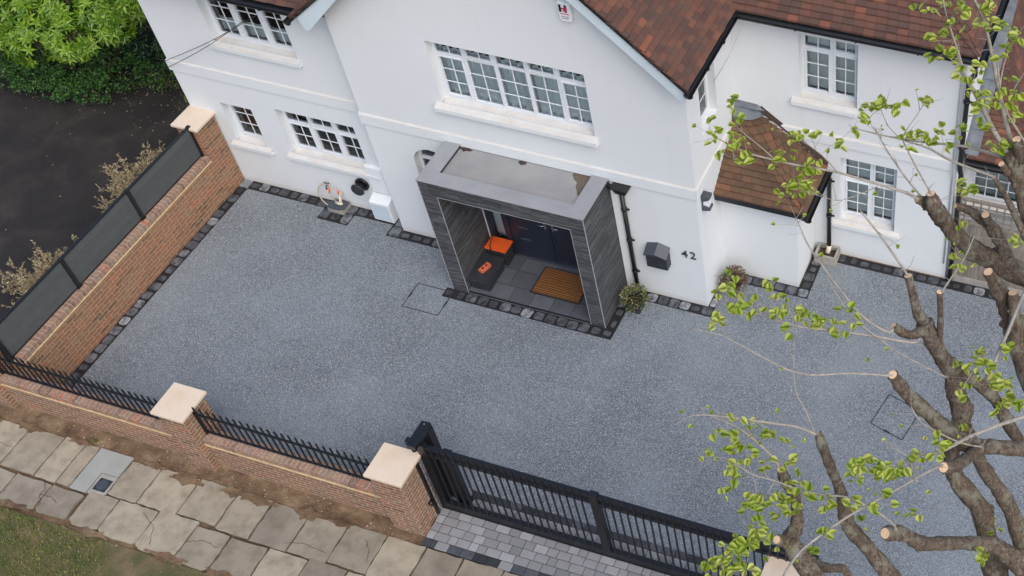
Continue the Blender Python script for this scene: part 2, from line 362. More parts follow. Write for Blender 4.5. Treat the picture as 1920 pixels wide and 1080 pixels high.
# ------------------------------------------------------------ limbs, twigs and leaf clusters of the tree: x, y, z, radius in metres
LIMBS={
'L1':([[5.693,-6.663,6.2,0.1092],[5.526,-6.551,6.7,0.0843],[5.448,-6.488,6.9,0.0879],[5.247,-6.484,7.2,0.0777],[5.157,-6.45,7.4,0.0641],[5.152,-6.334,7.6,0.0721],[5.16,-6.235,7.8,0.084],[5.09,-6.208,8.0,0.0789],[5.029,-6.144,8.15,0.066],[4.927,-6.117,8.3,0.0655],[4.827,-6.106,8.5,0.0687],[4.763,-6.075,8.6,0.0684]],0),
'L2':([[5.812,-6.052,7.1,0.0574],[5.542,-6.049,7.5,0.0518],[5.384,-6.03,7.8,0.0508],[5.192,-6.042,8.0,0.0503],[5.033,-6.123,8.2,0.0494]],0),
'L2b':([[6.016,-6.558,6.1,0.0824],[5.767,-6.433,6.7,0.0756],[5.616,-6.386,7.0,0.0656],[5.464,-6.417,7.3,0.06],[5.336,-6.433,7.6,0.0546],[5.221,-6.348,7.8,0.05]],0),
'L3':([[5.792,-6.267,7.6,0.0672],[5.48,-6.462,7.8,0.0576],[5.324,-6.57,7.9,0.0691],[5.154,-6.622,8.05,0.0683],[4.97,-6.601,8.2,0.0599],[4.8,-6.62,8.4,0.0552],[4.703,-6.595,8.5,0.0471],[4.668,-6.617,8.6,0.035]],1),
'L3b':([[5.373,-6.564,7.9,0.0488],[5.278,-6.877,8.1,0.0471],[5.223,-6.994,8.2,0.0464],[5.185,-7.077,8.3,0.042]],1),
'L4':([[6.035,-6.793,6.5,0.0878],[5.7,-6.801,6.9,0.0729],[5.479,-6.927,7.1,0.0589],[5.248,-7.116,7.3,0.0535],[5.112,-7.217,7.4,0.057],[4.974,-7.239,7.5,0.0566],[4.889,-7.286,7.55,0.0603],[4.849,-7.328,7.6,0.052]],1),
'L5':([[5.019,-7.379,6.9,0.0713],[4.755,-7.35,7.3,0.0615],[4.569,-7.311,7.5,0.0568],[4.518,-7.272,7.6,0.0566],[4.465,-7.215,7.8,0.044],[4.384,-7.172,8.0,0.0395],[4.307,-7.137,8.2,0.0391],[4.249,-7.084,8.3,0.0351]],1),
'L6':([[4.493,-7.729,7.2,0.0769],[4.224,-7.609,7.5,0.0722],[4.182,-7.578,7.6,0.0678],[4.215,-7.519,7.7,0.0516],[4.173,-7.419,7.9,0.0433],[4.087,-7.367,8.0,0.0432],[4.051,-7.358,8.15,0.0389]],1),
'L6b':([[4.189,-7.603,7.55,0.044],[4.14,-7.648,7.65,0.0436],[4.114,-7.676,7.7,0.0354]],1),
'L6c':([[4.203,-7.379,7.0,0.0296],[4.31,-7.432,7.05,0.0377],[4.436,-7.482,7.1,0.0374],[4.563,-7.474,7.15,0.033],[4.614,-7.497,7.1,0.0289]],0),
'L7':([[5.466,-4.885,8.0,0.0984],[5.109,-4.952,8.2,0.0929],[4.915,-4.976,8.3,0.0837],[4.76,-5.031,8.5,0.0694],[4.647,-5.003,8.6,0.0692],[4.57,-5.066,8.8,0.0722],[4.533,-5.077,8.95,0.0378]],1),
'L7s':([[4.583,-5.004,8.7,0.0516],[4.489,-5.042,8.8,0.0469],[4.428,-5.069,8.85,0.034]],1),
'L7b':([[5.234,-4.968,8.2,0.0573],[5.094,-4.878,8.4,0.057],[4.974,-4.825,8.5,0.0525],[4.838,-4.836,8.6,0.0392],[4.714,-4.907,8.7,0.0259]],1),
'L7c':([[5.004,-4.86,8.5,0.0393],[4.96,-4.885,8.65,0.0345]],1),
'L8':([[5.764,-5.596,7.3,0.1165],[5.475,-5.339,7.6,0.1075],[5.347,-5.187,7.8,0.0983],[5.256,-5.177,8.0,0.0795],[5.179,-5.228,8.2,0.0652],[5.091,-5.257,8.4,0.0428]],1),
'L8b':([[5.414,-5.321,7.7,0.0624],[5.361,-5.293,8.0,0.0525],[5.311,-5.245,8.2,0.0433]],1),
'L9':([[5.508,-5.225,8.7,0.0831],[5.271,-5.143,9.2,0.0727],[5.179,-5.085,9.4,0.08],[5.123,-5.03,9.5,0.0758],[5.086,-5.013,9.55,0.0398]],0),
'L9s':([[5.116,-5.134,9.4,0.0359],[5.062,-5.158,9.5,0.0238]],1),
'S1':([[4.763,-6.075,8.6,0.0483],[4.702,-6.071,8.7,0.04],[4.652,-6.038,8.85,0.0317],[4.599,-6.004,9.0,0.0315]],1),
'S2':([[4.889,-6.112,8.4,0.0325],[4.891,-6.088,8.6,0.0241],[4.858,-6.084,9.0,0.0233]],1),
'S3':([[4.787,-6.137,8.6,0.0441],[4.686,-6.223,8.6,0.0359],[4.572,-6.257,8.7,0.0357]],1),
'S4':([[5.357,-5.384,9.0,0.0282],[5.18,-5.254,9.2,0.0241],[5.027,-5.21,9.4,0.0199]],1),
'S5':([[5.192,-5.069,9.5,0.0477],[5.139,-5.079,9.7,0.0352]],1),
'C1':([[6.451,-6.529,4.6,0.1609],[6.298,-6.088,5.8,0.1433],[6.014,-5.91,6.9,0.126],[5.764,-5.596,7.3,0.1165]],0),
'C2':([[6.014,-5.91,6.9,0.099],[5.874,-5.367,7.5,0.1072],[5.466,-4.885,8.0,0.0984]],0),
'C3':([[5.874,-5.367,7.5,0.0983],[5.779,-5.243,8.3,0.0936],[5.508,-5.225,8.7,0.0831]],0),
'C4':([[6.298,-6.088,5.8,0.086],[6.044,-6.092,6.6,0.0727],[5.801,-6.125,7.3,0.065]],0),
}
TWIGS=[
[[4.6,-6.009,9.0,0.0126],[4.55,-5.983,9.05,0.0126],[4.372,-5.925,9.25,0.0117],[4.173,-5.839,9.4,0.0097]],
[[4.576,-6.272,8.7,0.0139],[4.536,-6.321,8.7,0.0134],[4.342,-6.313,8.8,0.0118],[4.145,-6.267,9.0,0.0101],[3.887,-6.136,9.2,0.0078],[3.789,-6.058,9.3,0.0058],[3.737,-6.012,9.35,0.0039]],
[[4.234,-7.089,8.3,0.0156],[4.11,-7.131,8.4,0.0135],[3.929,-7.221,8.5,0.0115],[3.737,-7.315,8.6,0.0087],[3.619,-7.401,8.7,0.0067],[3.479,-7.512,8.8,0.0052],[3.404,-7.655,8.85,0.0036]],
[[4.219,-7.079,8.3,0.0097],[4.136,-7.043,8.5,0.0077],[4.045,-7.001,8.7,0.0061],[3.99,-6.833,9.0,0.0041]],
[[4.034,-7.344,8.15,0.0195],[3.97,-7.312,8.2,0.0163],[3.87,-7.296,8.3,0.0139],[3.753,-7.288,8.4,0.0116],[3.693,-7.32,8.5,0.0092],[3.564,-7.36,8.6,0.0061]],
[[5.121,-5.019,9.5,0.0319],[5.064,-5.044,9.55,0.0278],[4.953,-5.03,9.7,0.0256],[4.804,-5.045,10.0,0.0231],[4.717,-5.098,10.2,0.017],[4.63,-5.061,10.4,0.0131],[4.543,-5.107,10.7,0.0091],[4.487,-5.089,10.9,0.0072]],
[[5.129,-4.998,9.5,0.028],[5.107,-5.0,9.55,0.0259],[5.019,-4.996,9.8,0.0235],[4.942,-4.94,10.0,0.0213],[4.836,-4.866,10.3,0.019],[4.755,-4.903,10.6,0.0148],[4.669,-4.952,10.8,0.0127]],
[[5.158,-5.043,9.4,0.0201],[5.06,-4.989,9.4,0.0182],[4.913,-4.956,9.4,0.0162],[4.748,-4.946,9.4,0.0143],[4.497,-4.982,9.4,0.0114],[4.285,-5.012,9.4,0.0098],[4.056,-5.065,9.45,0.0074],[3.898,-5.109,9.5,0.0049]],
[[4.437,-5.072,8.85,0.0191],[4.34,-5.08,8.9,0.0169],[4.16,-5.154,9.0,0.0151],[3.82,-5.265,9.15,0.0125],[3.58,-5.38,9.25,0.0136],[3.396,-5.479,9.35,0.0102],[3.193,-5.561,9.45,0.0081],[2.995,-5.589,9.55,0.006],[2.916,-5.596,9.6,0.0048]],
[[5.044,-5.211,9.4,0.0159],[4.992,-5.197,9.4,0.0144],[4.676,-5.129,9.4,0.0129],[4.481,-5.05,9.4,0.0106],[4.305,-5.08,9.45,0.0073]],
[[4.458,-5.08,8.9,0.011],[4.331,-5.112,9.1,0.0092],[4.215,-5.129,9.3,0.0082],[4.117,-5.115,9.45,0.0061],[4.05,-5.049,9.5,0.0041]],
[[4.589,-5.112,8.9,0.0109],[4.422,-5.033,9.1,0.0092],[4.312,-5.017,9.3,0.0083],[4.274,-5.028,9.45,0.0057],[4.348,-4.925,9.6,0.0041],[4.379,-4.847,9.65,0.0032]],
[[5.698,-6.504,8.4,0.0214],[5.475,-6.758,8.5,0.0191],[5.321,-6.937,8.55,0.0173],[5.154,-7.158,8.6,0.0155],[5.042,-7.212,8.6,0.0133],[4.988,-7.284,8.6,0.0118],[5.019,-7.368,8.6,0.0091],[5.068,-7.441,8.6,0.0091]],
[[4.988,-7.284,8.6,0.0081],[4.91,-7.27,8.65,0.0059],[4.841,-7.29,8.7,0.0044]],
[[5.181,-7.064,8.3,0.013],[5.123,-7.181,8.4,0.0113],[4.921,-7.495,8.5,0.011],[4.793,-7.641,8.5,0.0109],[4.658,-7.808,8.5,0.0115],[4.555,-7.96,8.5,0.0114],[4.457,-8.128,8.5,0.0124],[4.41,-8.317,8.5,0.0105],[4.42,-8.401,8.5,0.0104]],
[[5.442,-5.295,8.5,0.0168],[5.405,-5.707,8.6,0.0179],[5.383,-5.969,8.6,0.0176],[5.365,-6.108,8.6,0.0166],[5.342,-6.272,8.55,0.0158],[5.302,-6.318,8.4,0.0139]],
[[4.674,-6.625,8.6,0.0148],[4.629,-6.634,8.6,0.0124],[4.369,-6.774,8.7,0.0108],[4.149,-6.936,8.8,0.0098],[3.968,-7.008,8.9,0.0086],[3.675,-6.988,9.0,0.0075],[3.497,-7.008,9.1,0.0052],[3.347,-7.093,9.2,0.0037]],
[[4.771,-6.233,8.6,0.0159],[4.72,-6.286,8.6,0.0151],[4.45,-6.391,8.7,0.0134],[4.188,-6.504,8.8,0.0117],[3.92,-6.584,8.85,0.0101],[3.668,-6.602,8.9,0.0078],[3.563,-6.684,9.0,0.0061],[3.451,-6.716,9.05,0.0038]],
[[5.012,-6.292,8.3,0.0101],[4.985,-6.328,8.35,0.0088],[4.654,-6.406,8.6,0.0079],[4.349,-6.39,8.8,0.0078],[4.247,-6.381,8.9,0.0062],[4.055,-6.278,9.1,0.0039]],
[[4.928,-7.329,7.7,0.0143],[4.877,-7.28,7.7,0.0127],[4.732,-7.274,7.8,0.0119],[4.538,-7.293,7.9,0.011],[4.403,-7.376,8.0,0.0097],[4.253,-7.508,8.2,0.0088],[4.077,-7.55,8.3,0.0076],[3.907,-7.6,8.4,0.0068],[3.776,-7.598,8.5,0.0045]],
[[4.869,-6.08,9.0,0.0097],[4.911,-6.039,9.1,0.0089],[4.978,-5.872,9.2,0.0077],[5.008,-5.75,9.3,0.0058]],
[[5.386,-6.628,8.0,0.01],[5.232,-6.706,8.1,0.0087],[5.045,-6.792,8.3,0.0117],[4.936,-6.814,8.4,0.0078],[4.853,-6.776,8.5,0.0058]],
[[4.123,-5.178,9.0,0.0055],[3.934,-5.494,9.1,0.0041],[3.819,-5.603,9.2,0.0028]],
[[3.82,-5.265,9.15,0.0062],[3.689,-5.264,9.3,0.0049],[3.515,-5.255,9.4,0.0041],[3.423,-5.24,9.4,0.0033]],
[[3.396,-5.479,9.35,0.0057],[3.238,-5.449,9.45,0.0049],[3.062,-5.374,9.5,0.0045],[2.959,-5.241,9.55,0.0037]],
[[3.193,-5.561,9.45,0.0048],[3.125,-5.668,9.45,0.004]],
[[4.117,-5.052,9.4,0.0049],[3.989,-4.985,9.5,0.0041],[4.083,-4.881,9.6,0.0033]],
[[4.257,-5.02,9.4,0.0049],[4.142,-5.001,9.5,0.0041],[4.038,-4.868,9.55,0.0033]],
[[4.804,-5.045,10.0,0.0096],[4.606,-4.979,10.2,0.0069],[4.403,-4.927,10.4,0.0046]],
[[4.942,-4.94,10.0,0.0097],[4.94,-4.811,10.2,0.0077],[4.999,-4.739,10.4,0.0053]],
[[5.019,-4.996,9.8,0.0098],[5.04,-4.903,10.0,0.0077],[5.11,-4.882,10.2,0.0053]],
[[5.314,-5.139,9.6,0.0117],[5.118,-5.068,9.8,0.0097],[4.992,-5.041,10.0,0.0077],[4.885,-4.828,10.2,0.0054]],
[[3.845,-7.495,8.4,0.0045],[3.971,-7.648,8.2,0.0038],[3.987,-7.912,8.2,0.0037],[3.945,-8.12,8.2,0.0037]],
[[4.077,-7.55,8.3,0.0061],[4.022,-7.677,8.2,0.0045],[4.037,-7.94,8.2,0.0045],[4.085,-8.181,8.2,0.0036]],
[[5.319,-6.085,8.6,0.0048],[5.231,-6.242,8.5,0.0048],[5.152,-6.473,8.4,0.0039]],
[[4.954,-7.285,8.6,0.0055],[4.841,-7.425,8.6,0.0048],[4.696,-7.449,8.6,0.004],[4.623,-7.525,8.6,0.0036]],
]
LEAVES=[[2.98,-5.6,9.64],[3.01,-5.3,9.61],[3.07,-5.76,9.6],[3.14,-5.58,9.57],[2.89,-5.53,9.67],[3.2,-5.68,9.48],[3.0,-5.43,9.53],[3.23,-5.66,9.53],[2.98,-5.65,9.6],[2.95,-5.2,9.59],[3.08,-5.39,9.64],[3.44,-5.51,9.41],[3.47,-5.45,9.43],[3.63,-5.66,9.31],[3.67,-5.41,9.37],[3.69,-5.39,9.29],[3.7,-5.62,9.32],[3.48,-5.28,9.48],[3.54,-5.26,9.46],[3.64,-5.1,9.37],[3.87,-5.38,9.57],[3.77,-5.12,9.33],[3.92,-5.03,9.58],[4.02,-4.95,9.62],[3.98,-5.04,9.55],[4.09,-4.92,9.63],[4.2,-4.97,9.68],[4.37,-4.89,9.71],[4.44,-4.91,9.72],[3.95,-5.22,9.58],[4.31,-5.07,9.52],[4.38,-5.03,9.49],[4.44,-5.01,9.45],[4.55,-4.94,9.48],[4.6,-5.06,9.46],[4.68,-4.88,9.49],[4.71,-4.78,9.48],[3.93,-4.92,9.54],[4.03,-4.85,9.59],[4.16,-4.97,9.64],[4.28,-5.11,9.49],[4.38,-5.15,9.51],[4.49,-5.02,9.47],[4.41,-5.36,10.95],[4.43,-5.06,10.46],[4.51,-4.96,10.45],[4.62,-5.27,10.75],[4.6,-5.2,10.47],[4.62,-5.06,10.27],[4.72,-5.08,10.28],[4.8,-5.07,10.27],[4.82,-5.11,10.69],[4.75,-4.95,10.68],[4.84,-4.87,10.69],[4.67,-5.14,10.87],[4.74,-5.05,10.64],[4.89,-4.79,10.48],[4.99,-4.86,10.49],[4.95,-4.82,10.28],[5.01,-4.87,10.06],[4.98,-4.98,10.07],[5.08,-5.12,10.04],[4.9,-4.93,10.28],[4.93,-5.14,10.06],[4.89,-5.08,9.75],[4.94,-4.89,9.43],[5.03,-5.12,9.63],[4.74,-4.8,8.79],[4.79,-4.65,8.64],[4.87,-5.23,10.08],[4.48,-5.1,10.75],[4.52,-5.01,10.74],[4.62,-5.11,10.75],[4.78,-5.26,10.28],[4.69,-5.18,10.28],[4.52,-5.09,10.43],[4.48,-5.04,10.27],[4.91,-4.78,10.43],[5.04,-4.89,10.47],[4.84,-5.0,10.65],[4.76,-4.87,10.68],[5.12,-5.02,9.89],[5.06,-5.05,9.61],[4.88,-5.12,10.09],[5.11,-5.0,10.05],[4.76,-5.1,10.03],[4.82,-5.08,10.07],[3.57,-5.57,9.28],[3.6,-5.67,9.29],[3.7,-5.62,9.25],[3.71,-5.6,9.32],[3.62,-5.86,9.39],[3.62,-5.45,9.28],[3.39,-6.52,9.13],[3.34,-6.6,9.1],[3.42,-6.66,9.14],[3.63,-6.39,8.98],[3.7,-6.46,8.95],[3.62,-6.63,9.06],[3.53,-6.64,9.06],[3.54,-6.77,9.12],[3.44,-6.87,9.12],[3.41,-6.97,9.16],[3.52,-6.8,9.12],[3.63,-6.64,8.99],[3.8,-6.54,8.96],[3.77,-6.63,8.96],[3.92,-6.5,8.92],[3.93,-6.56,8.89],[4.08,-6.48,8.85],[4.06,-6.59,8.94],[4.18,-6.49,8.86],[3.96,-6.82,9.06],[4.28,-6.54,8.83],[4.27,-6.41,8.95],[4.31,-6.44,8.86],[3.71,-7.32,8.63],[3.82,-7.26,8.47],[3.63,-7.49,8.67],[3.76,-7.38,8.43],[3.94,-7.25,8.37],[3.99,-7.2,8.26],[3.6,-7.66,8.57],[3.76,-7.55,8.55],[3.84,-7.55,8.47],[3.9,-7.5,8.47],[3.8,-7.69,8.53],[3.85,-7.67,8.43],[3.97,-7.45,8.27],[4.01,-7.37,8.24],[3.8,-7.82,8.45],[4.13,-7.34,8.21],[3.99,-7.75,8.27],[3.94,-7.81,8.25],[4.09,-7.69,8.25],[4.1,-7.5,7.95],[4.12,-7.58,7.95],[4.21,-7.56,7.97],[4.16,-7.5,7.95],[4.29,-7.56,8.25],[4.4,-7.44,8.08],[4.45,-7.47,8.03],[4.12,-7.95,8.26],[4.02,-8.08,8.27],[3.93,-8.14,8.25],[3.84,-8.27,8.24],[3.89,-8.28,8.28],[3.97,-8.26,8.24],[4.16,-8.2,8.24],[4.11,-7.81,7.76],[4.17,-7.63,7.62],[4.06,-8.26,8.24],[4.06,-8.04,8.25],[4.6,-7.36,7.95],[4.82,-7.7,8.58],[4.89,-7.56,8.56],[4.66,-7.28,7.58],[4.57,-7.95,8.54],[4.31,-7.34,7.1],[4.61,-7.57,8.67],[4.68,-7.56,8.68],[4.71,-7.58,8.66],[4.75,-7.41,8.64],[4.7,-7.36,8.64],[4.86,-7.43,8.66],[4.89,-7.47,8.64],[4.97,-7.42,8.68],[5.17,-7.21,8.68],[5.17,-7.1,8.64],[5.08,-7.27,8.65],[5.03,-7.1,7.58],[5.0,-6.11,8.27],[5.07,-6.09,8.28],[5.18,-6.2,8.55],[5.21,-6.32,8.54],[5.25,-6.24,8.55],[5.38,-6.35,8.63],[5.22,-6.05,8.05],[5.06,-6.21,8.05],[5.16,-6.5,8.46],[5.4,-6.15,8.66],[5.4,-5.44,7.75],[5.45,-6.44,8.64],[5.51,-5.92,7.84],[5.46,-6.04,7.83],[5.43,-6.17,7.89],[5.51,-6.06,7.88],[5.6,-6.51,8.49],[5.2,-6.39,7.86],[5.61,-6.93,6.99],[5.57,-7.1,7.19],[5.64,-6.59,6.24],[5.8,-6.43,6.77],[5.61,-6.57,6.78],[5.5,-6.52,6.77],[3.93,-7.75,8.26],[4.0,-7.67,8.25],[4.08,-7.78,8.25],[4.04,-7.55,7.74],[4.04,-7.93,8.23],[4.07,-7.9,8.27],[3.97,-8.04,8.25],[4.08,-8.13,8.28],[3.98,-8.18,8.23],[3.94,-8.32,8.28],[4.16,-7.4,8.07],[4.11,-7.47,8.09],[4.63,-7.51,8.68],[4.81,-7.5,8.68],[4.83,-7.43,8.66],[4.92,-7.39,8.63],[4.64,-7.46,8.67],[5.45,-5.87,7.84],[5.39,-6.35,8.45],[5.0,-7.26,8.67],[5.11,-6.88,8.36],[4.83,-5.04,8.65],[4.93,-5.97,9.29],[5.0,-6.01,9.27],[4.79,-4.74,8.75],[4.7,-4.73,8.75],[5.29,-5.47,9.08]]

# ------------------------------------------------------------ ground
b = MB(); R_ = 400
b.face([(-R_, -R_, -.06), (R_, -R_, -.06), (R_, R_, -.06), (-R_, R_, -.06)])
struct(b.build('ground', 'earth'))
b = MB(); b.face([(-40, -5.1, -.012), (-9.33, -5.1, -.012), (-9.33, 30, -.012), (-40, 30, -.012)])
struct(b.build('neighbour_drive', 'asphalt'))
b = MB(); b.face([(-9.2, -4.86, 0), (6.9, -4.86, 0), (6.9, 2.3, 0), (-9.2, 2.3, 0)])
struct(b.build('driveway', 'resin'))
b = MB(); b.face([(-14, -6.62, -.03), (8, -6.62, -.03), (8, -12, -.03), (-14, -12, -.03)])
struct(b.build('verge', 'verge'))
# bare soil strip under the wall, slightly lumpy
b = MB(); nx_, ny_ = 150, 4
gp = [[(-14+i*(11.75/nx_), -5.40+j*.1, -.014+random.uniform(-.006, .012)) for j in range(ny_+1)] for i in range(nx_+1)]
for i in range(nx_):
    for j in range(ny_): b.face([gp[i][j], gp[i+1][j], gp[i+1][j+1], gp[i][j+1]], 0, .5, True)
struct(b.build('soil_strip', 'earth'))
b = MB()   # soil washed over the edges of the flags
for (cx, cy, rx, ry) in [(-9.0, -5.38, .22, .07), (-8.1, -5.36, .2, .05), (-6.75, -5.38, .2, .05), (-6.15, -5.42, .26, .09), (-5.35, -5.40, .2, .08), (-4.95, -5.42, .3, .07), (-4.1, -5.40, .2, .1), (-3.55, -5.38, .2, .05), (-9.7, -5.40, .2, .08), (-8.3, -6.56, .3, .05), (-6.9, -6.6, .3, .06), (-5.6, -6.6, .35, .06), (-4.7, -6.6, .3, .07), (-3.6, -6.6, .3, .06)]:
    n = 30; ph = random.uniform(0, 6); zz = random.uniform(.0235, .0265)
    b.face([(cx+cos(2*pi*i/n)*rx*(1+.25*sin(3*2*pi*i/n+ph)+random.uniform(-.14, .1)), cy+sin(2*pi*i/n)*ry*(1+.3*sin(5*2*pi*i/n+ph)+random.uniform(-.2, .15)), zz) for i in range(n)], 0, .5)
struct(b.build('washed_soil', 'earth'))
b = MB()
for _ in range(240):
    x = random.uniform(-10.5, -2.5); y = random.gauss(-5.22, .08) if random.random() < .6 else random.gauss(-6.75, .15)
    q = random.uniform(.003, .011); z = .004 if y > -6 else -.022
    b.tube([(x, y, z-q*.3), (x+q*.2, y, z+q*.6), (x+q*.1, y+q*.1, z+q)], [q, q*.8, q*.2], 5, 0, wob=.3)
o = b.build('pebbles', 'stones'); struct(o, 'stuff')

def stone_poly(cx, cy, w, h, n=16, j=.07, p=6.5):
    out = []
    for i in range(n):
        a = 2*pi*(i+.5)/n; c, s_ = cos(a), sin(a)
        rr = (abs(c)**p+abs(s_)**p)**(-1/p)*(1+random.uniform(-j, j*.3))
        out.append((cx+c*rr*w/2, cy+s_*rr*h/2))
    return out
def sett_band(mb, x0, y0, x1, y1, step=.2, buried=.35):
    mb.box(x0, x1, y0, y1, -.01, .005, 1, .5)
    alongx = (x1-x0) > (y1-y0); L = (x1-x0) if alongx else (y1-y0); Wd = (y1-y0) if alongx else (x1-x0)
    n = max(1, round(L/step)); st = L/n
    for i in range(n):
        c = (i+.5)*st
        if random.random() < buried: w, h = st*random.uniform(.45, .8), Wd*random.uniform(.4, .75); r = random.uniform(0, .6)
        else: w, h = st*random.uniform(.82, .93), Wd*random.uniform(.74, .9); r = random.uniform(.25, 1)
        cx, cy = (x0+c, (y0+y1)/2) if alongx else ((x0+x1)/2, y0+c)
        if not alongx: w, h = h, w
        mb.prism([(px, py, .001) for px, py in stone_poly(cx+random.uniform(-.01, .01), cy+random.uniform(-.01, .01), w, h)], (0, 0, .008+random.uniform(0, .003)), 0, r)
b = MB()
for a in [(-9.1, -4.86, -8.91, .06), (-8.91, .06, -5.9, .26), (-5.93, -.2, -5.7, .055), (-5.69, -.2, -4.24, -.003), (-7.31, -.2, -6.7, .06),
          (-4.42, -.62, -4.205, -.205), (-4.32, -1.13, -1.25, -.932), (-1.427, -.93, -1.25, -.45), (-1.25, -.2, .12, -.002), (.002, -.0, .12, .65), (.121, .65, 1.29, .848),
          (1.292, .65, 1.5, 1.57), (1.5, 1.57, 4.7, 1.768)]:
    sett_band(b, *a, buried=.3 if a[0] < 1.2 else .65)
struct(b.build('sett_edging', ['sett', 'joint']))

# pavement of worn flags
b = MB(); xs = [-13.4, -12.8, -12.15, -11.5, -10.9, -10.3, -9.62, -8.99, -8.36, -7.98, -7.73]
def slab(x0, x1, y0, y1, r=None, mi=0, round_low=0):
    g_ = random.choice((.010, .013, .018)); pts = [(x0+g_, y1-g_), (x0+g_, y0+g_+round_low*.6), (x0+g_+round_low, y0+g_), (x1-g_-round_low, y0+g_), (x1-g_, y0+g_+round_low*.6), (x1-g_, y1-g_)]
    if not round_low: pts = [pts[0], (x0+g_, y0+g_), (x1-g_, y0+g_), pts[5]]
    full = []
    for i in range(len(pts)):
        (px, py), (qx, qy) = pts[i], pts[(i+1) % len(pts)]; L_ = sqrt((qx-px)**2+(qy-py)**2); m = max(1, int(L_/.09)); full.append((px, py))
        for j in range(1, m): full.append((px+(qx-px)*j/m, py+(qy-py)*j/m))
    ctrx, ctry = (x0+x1)/2, (y0+y1)/2; j_ = .009 if r is None else .002
    pts = [(px+random.uniform(-j_, j_), py+random.uniform(-j_, j_)) for px, py in full]
    t = random.uniform(-.004, .004)
    A = [(px, py, .018+t*(px-x0)/.6) for px, py in pts][::1]
    n = len(pts); V = [(px, py, -.03) for px, py in pts]+A
    b.poly(V, [tuple(range(n, 2*n))]+[(i, (i+1) % n, n+(i+1) % n, n+i) for i in range(n)], mi, r)
for i in range(len(xs)-1): slab(xs[i], xs[i+1], -6.07, -5.34+random.uniform(-.03, .01))
b.prism([(-7.715, -5.35, -.02), (-7.715, -6.07, -.02), (-7.43, -6.07, -.02), (-7.43, -5.71, -.02), (-7.14, -5.71, -.02), (-7.14, -5.35, -.02)], (0, 0, .04), 1, .5)
xs = [-7.12, -6.61, -5.94, -5.28, -4.7, -4.07, -3.44, -2.82, -2.2, -1.6, -.98, -.35, .3, .92, 1.55, 2.15, 2.8, 3.4, 4.05, 4.7, 5.3, 6.0]
for i in range(len(xs)-1):
    top = -5.36+random.uniform(-.03, .03) if xs[i] < -2.9 else -5.33
    dep = -6.0+random.uniform(-.035, .035)
    slab(xs[i], xs[i+1], dep, top)
    lowx = xs[i]-.25
    slab(lowx, lowx+(xs[i+1]-xs[i]), -6.55-random.uniform(0, .1), dep-.004, None, 0, .09 if i < 8 else 0)
    if xs[i] > -2.3: slab(xs[i], xs[i+1], -7.1, -6.62)
for x0, x1 in [(-13, -12.3), (-12.3, -11.7), (-11.7, -11.1), (-11.1, -10.5), (-10.5, -9.9), (-9.9, -9.2), (-9.2, -8.62), (-8.62, -7.98), (-7.98, -7.41)]:
    slab(x0, x1, -6.56, -6.09, None, 0, .07)
struct(b.build('pavement', ['slab', 'newslab'], bevel=.006))
b = MB()   # cracks across some flags
for path in ([(-8.1, -6.1), (-8.02, -6.22), (-8.04, -6.3), (-7.93, -6.42), (-7.96, -6.56)], [(-8.04, -6.3), (-7.86, -6.28), (-7.7, -6.34)], [(-4.2, -5.9), (-3.9, -5.82), (-3.5, -5.86)], [(-5.5, -6.3), (-5.3, -6.22), (-5.02, -6.25)],
             [(-3.1, -5.5), (-2.95, -5.62), (-2.9, -5.8)], [(-1.5, -5.6), (-1.3, -5.7), (-1.02, -5.68)], [(-6.4, -6.1), (-6.1, -6.25), (-5.98, -6.5)], [(-9.5, -5.8), (-9.3, -5.72), (-9.02, -5.75)]):
    for i in range(len(path)-1):
        p, q = Vector((*path[i], .0225)), Vector((*path[i+1], .0225)); m = 5; prev = p
        for j in range(1, m+1):
            nx = p.lerp(q, j/m)+(Vector((random.uniform(-.012, .012), random.uniform(-.012, .012), 0)) if j < m else Vector()); b.bar(prev, nx, random.uniform(.002, .006), .004); prev = nx
struct(b.build('pavement_cracks', 'leafdirt'))

# block paved threshold and the row of setts behind the gate
b = MB(); b.box(-2.3, 4.4, -5.33, -4.3, -.02, .004, 2)
ys = [-5.33, -5.2, -5.07, -4.94, -4.81, -4.68, -4.55, -4.42, -4.3]
for k in range(len(ys)-1):
    x = -2.3-(.1 if k % 2 else 0)
    while x < 4.4:
        w = random.choice((.13, .16, .2, .2, .22)) if 0 < k < 7 else .2
        x0, x1 = max(x, -2.3), min(x+w, 4.4)
        if x1-x0 > .03:
            edge = k in (0, 7)
            b.box(x0+.004, x1-.004, ys[k]+.004, ys[k+1]-.004, 0, .014+random.uniform(0, .003), 1 if edge and random.random() < .75 else 0)
        x += w
struct(b.build('block_paving', ['block', 'sett_dark', 'joint'], bevel=.005))

# grass on the verge and scrappy ground beside the hedge
b = MB()
def blade(x, y, z, h, w=.006, mi=0):
    a = random.uniform(0, 2*pi); lx, ly = cos(a)*h*.5, sin(a)*h*.5; px, py = -sin(a)*w, cos(a)*w
    b.face([(x-px, y-py, z), (x+px, y+py, z), (x+lx*.5+px*.7, y+ly*.5+py*.7, z+h*.7), (x+lx, y+ly, z+h)], mi, None, False)
def fbm(x, y): return sin(x*1.7+y*.6)+sin(x*3.1-y*2.3+1.3)*.6+sin(x*6.7+y*5.1)*.35+sin(x*11-y*9)*.2
for _ in range(26000):
    x = random.uniform(-11.5, -1.5); y = random.uniform(-8.2, -6.62)
    dens = fbm(x, y)*.5+.35+(-6.62-y)*1.0+max(0, -x-7.6)*.55-(.7 if x > -6 else 0)
    if random.random() < dens: blade(x, y, -.03, random.uniform(.02, .06))
for _ in range(5000):
    x = random.uniform(-16.5, -9.6); y = random.gauss(2.0-.25*(x+13)*0+.12*(x+13), .28)
    if random.random() < .5+fbm(x, y)*.4: blade(x, y, -.012, random.uniform(.03, .09), .009)
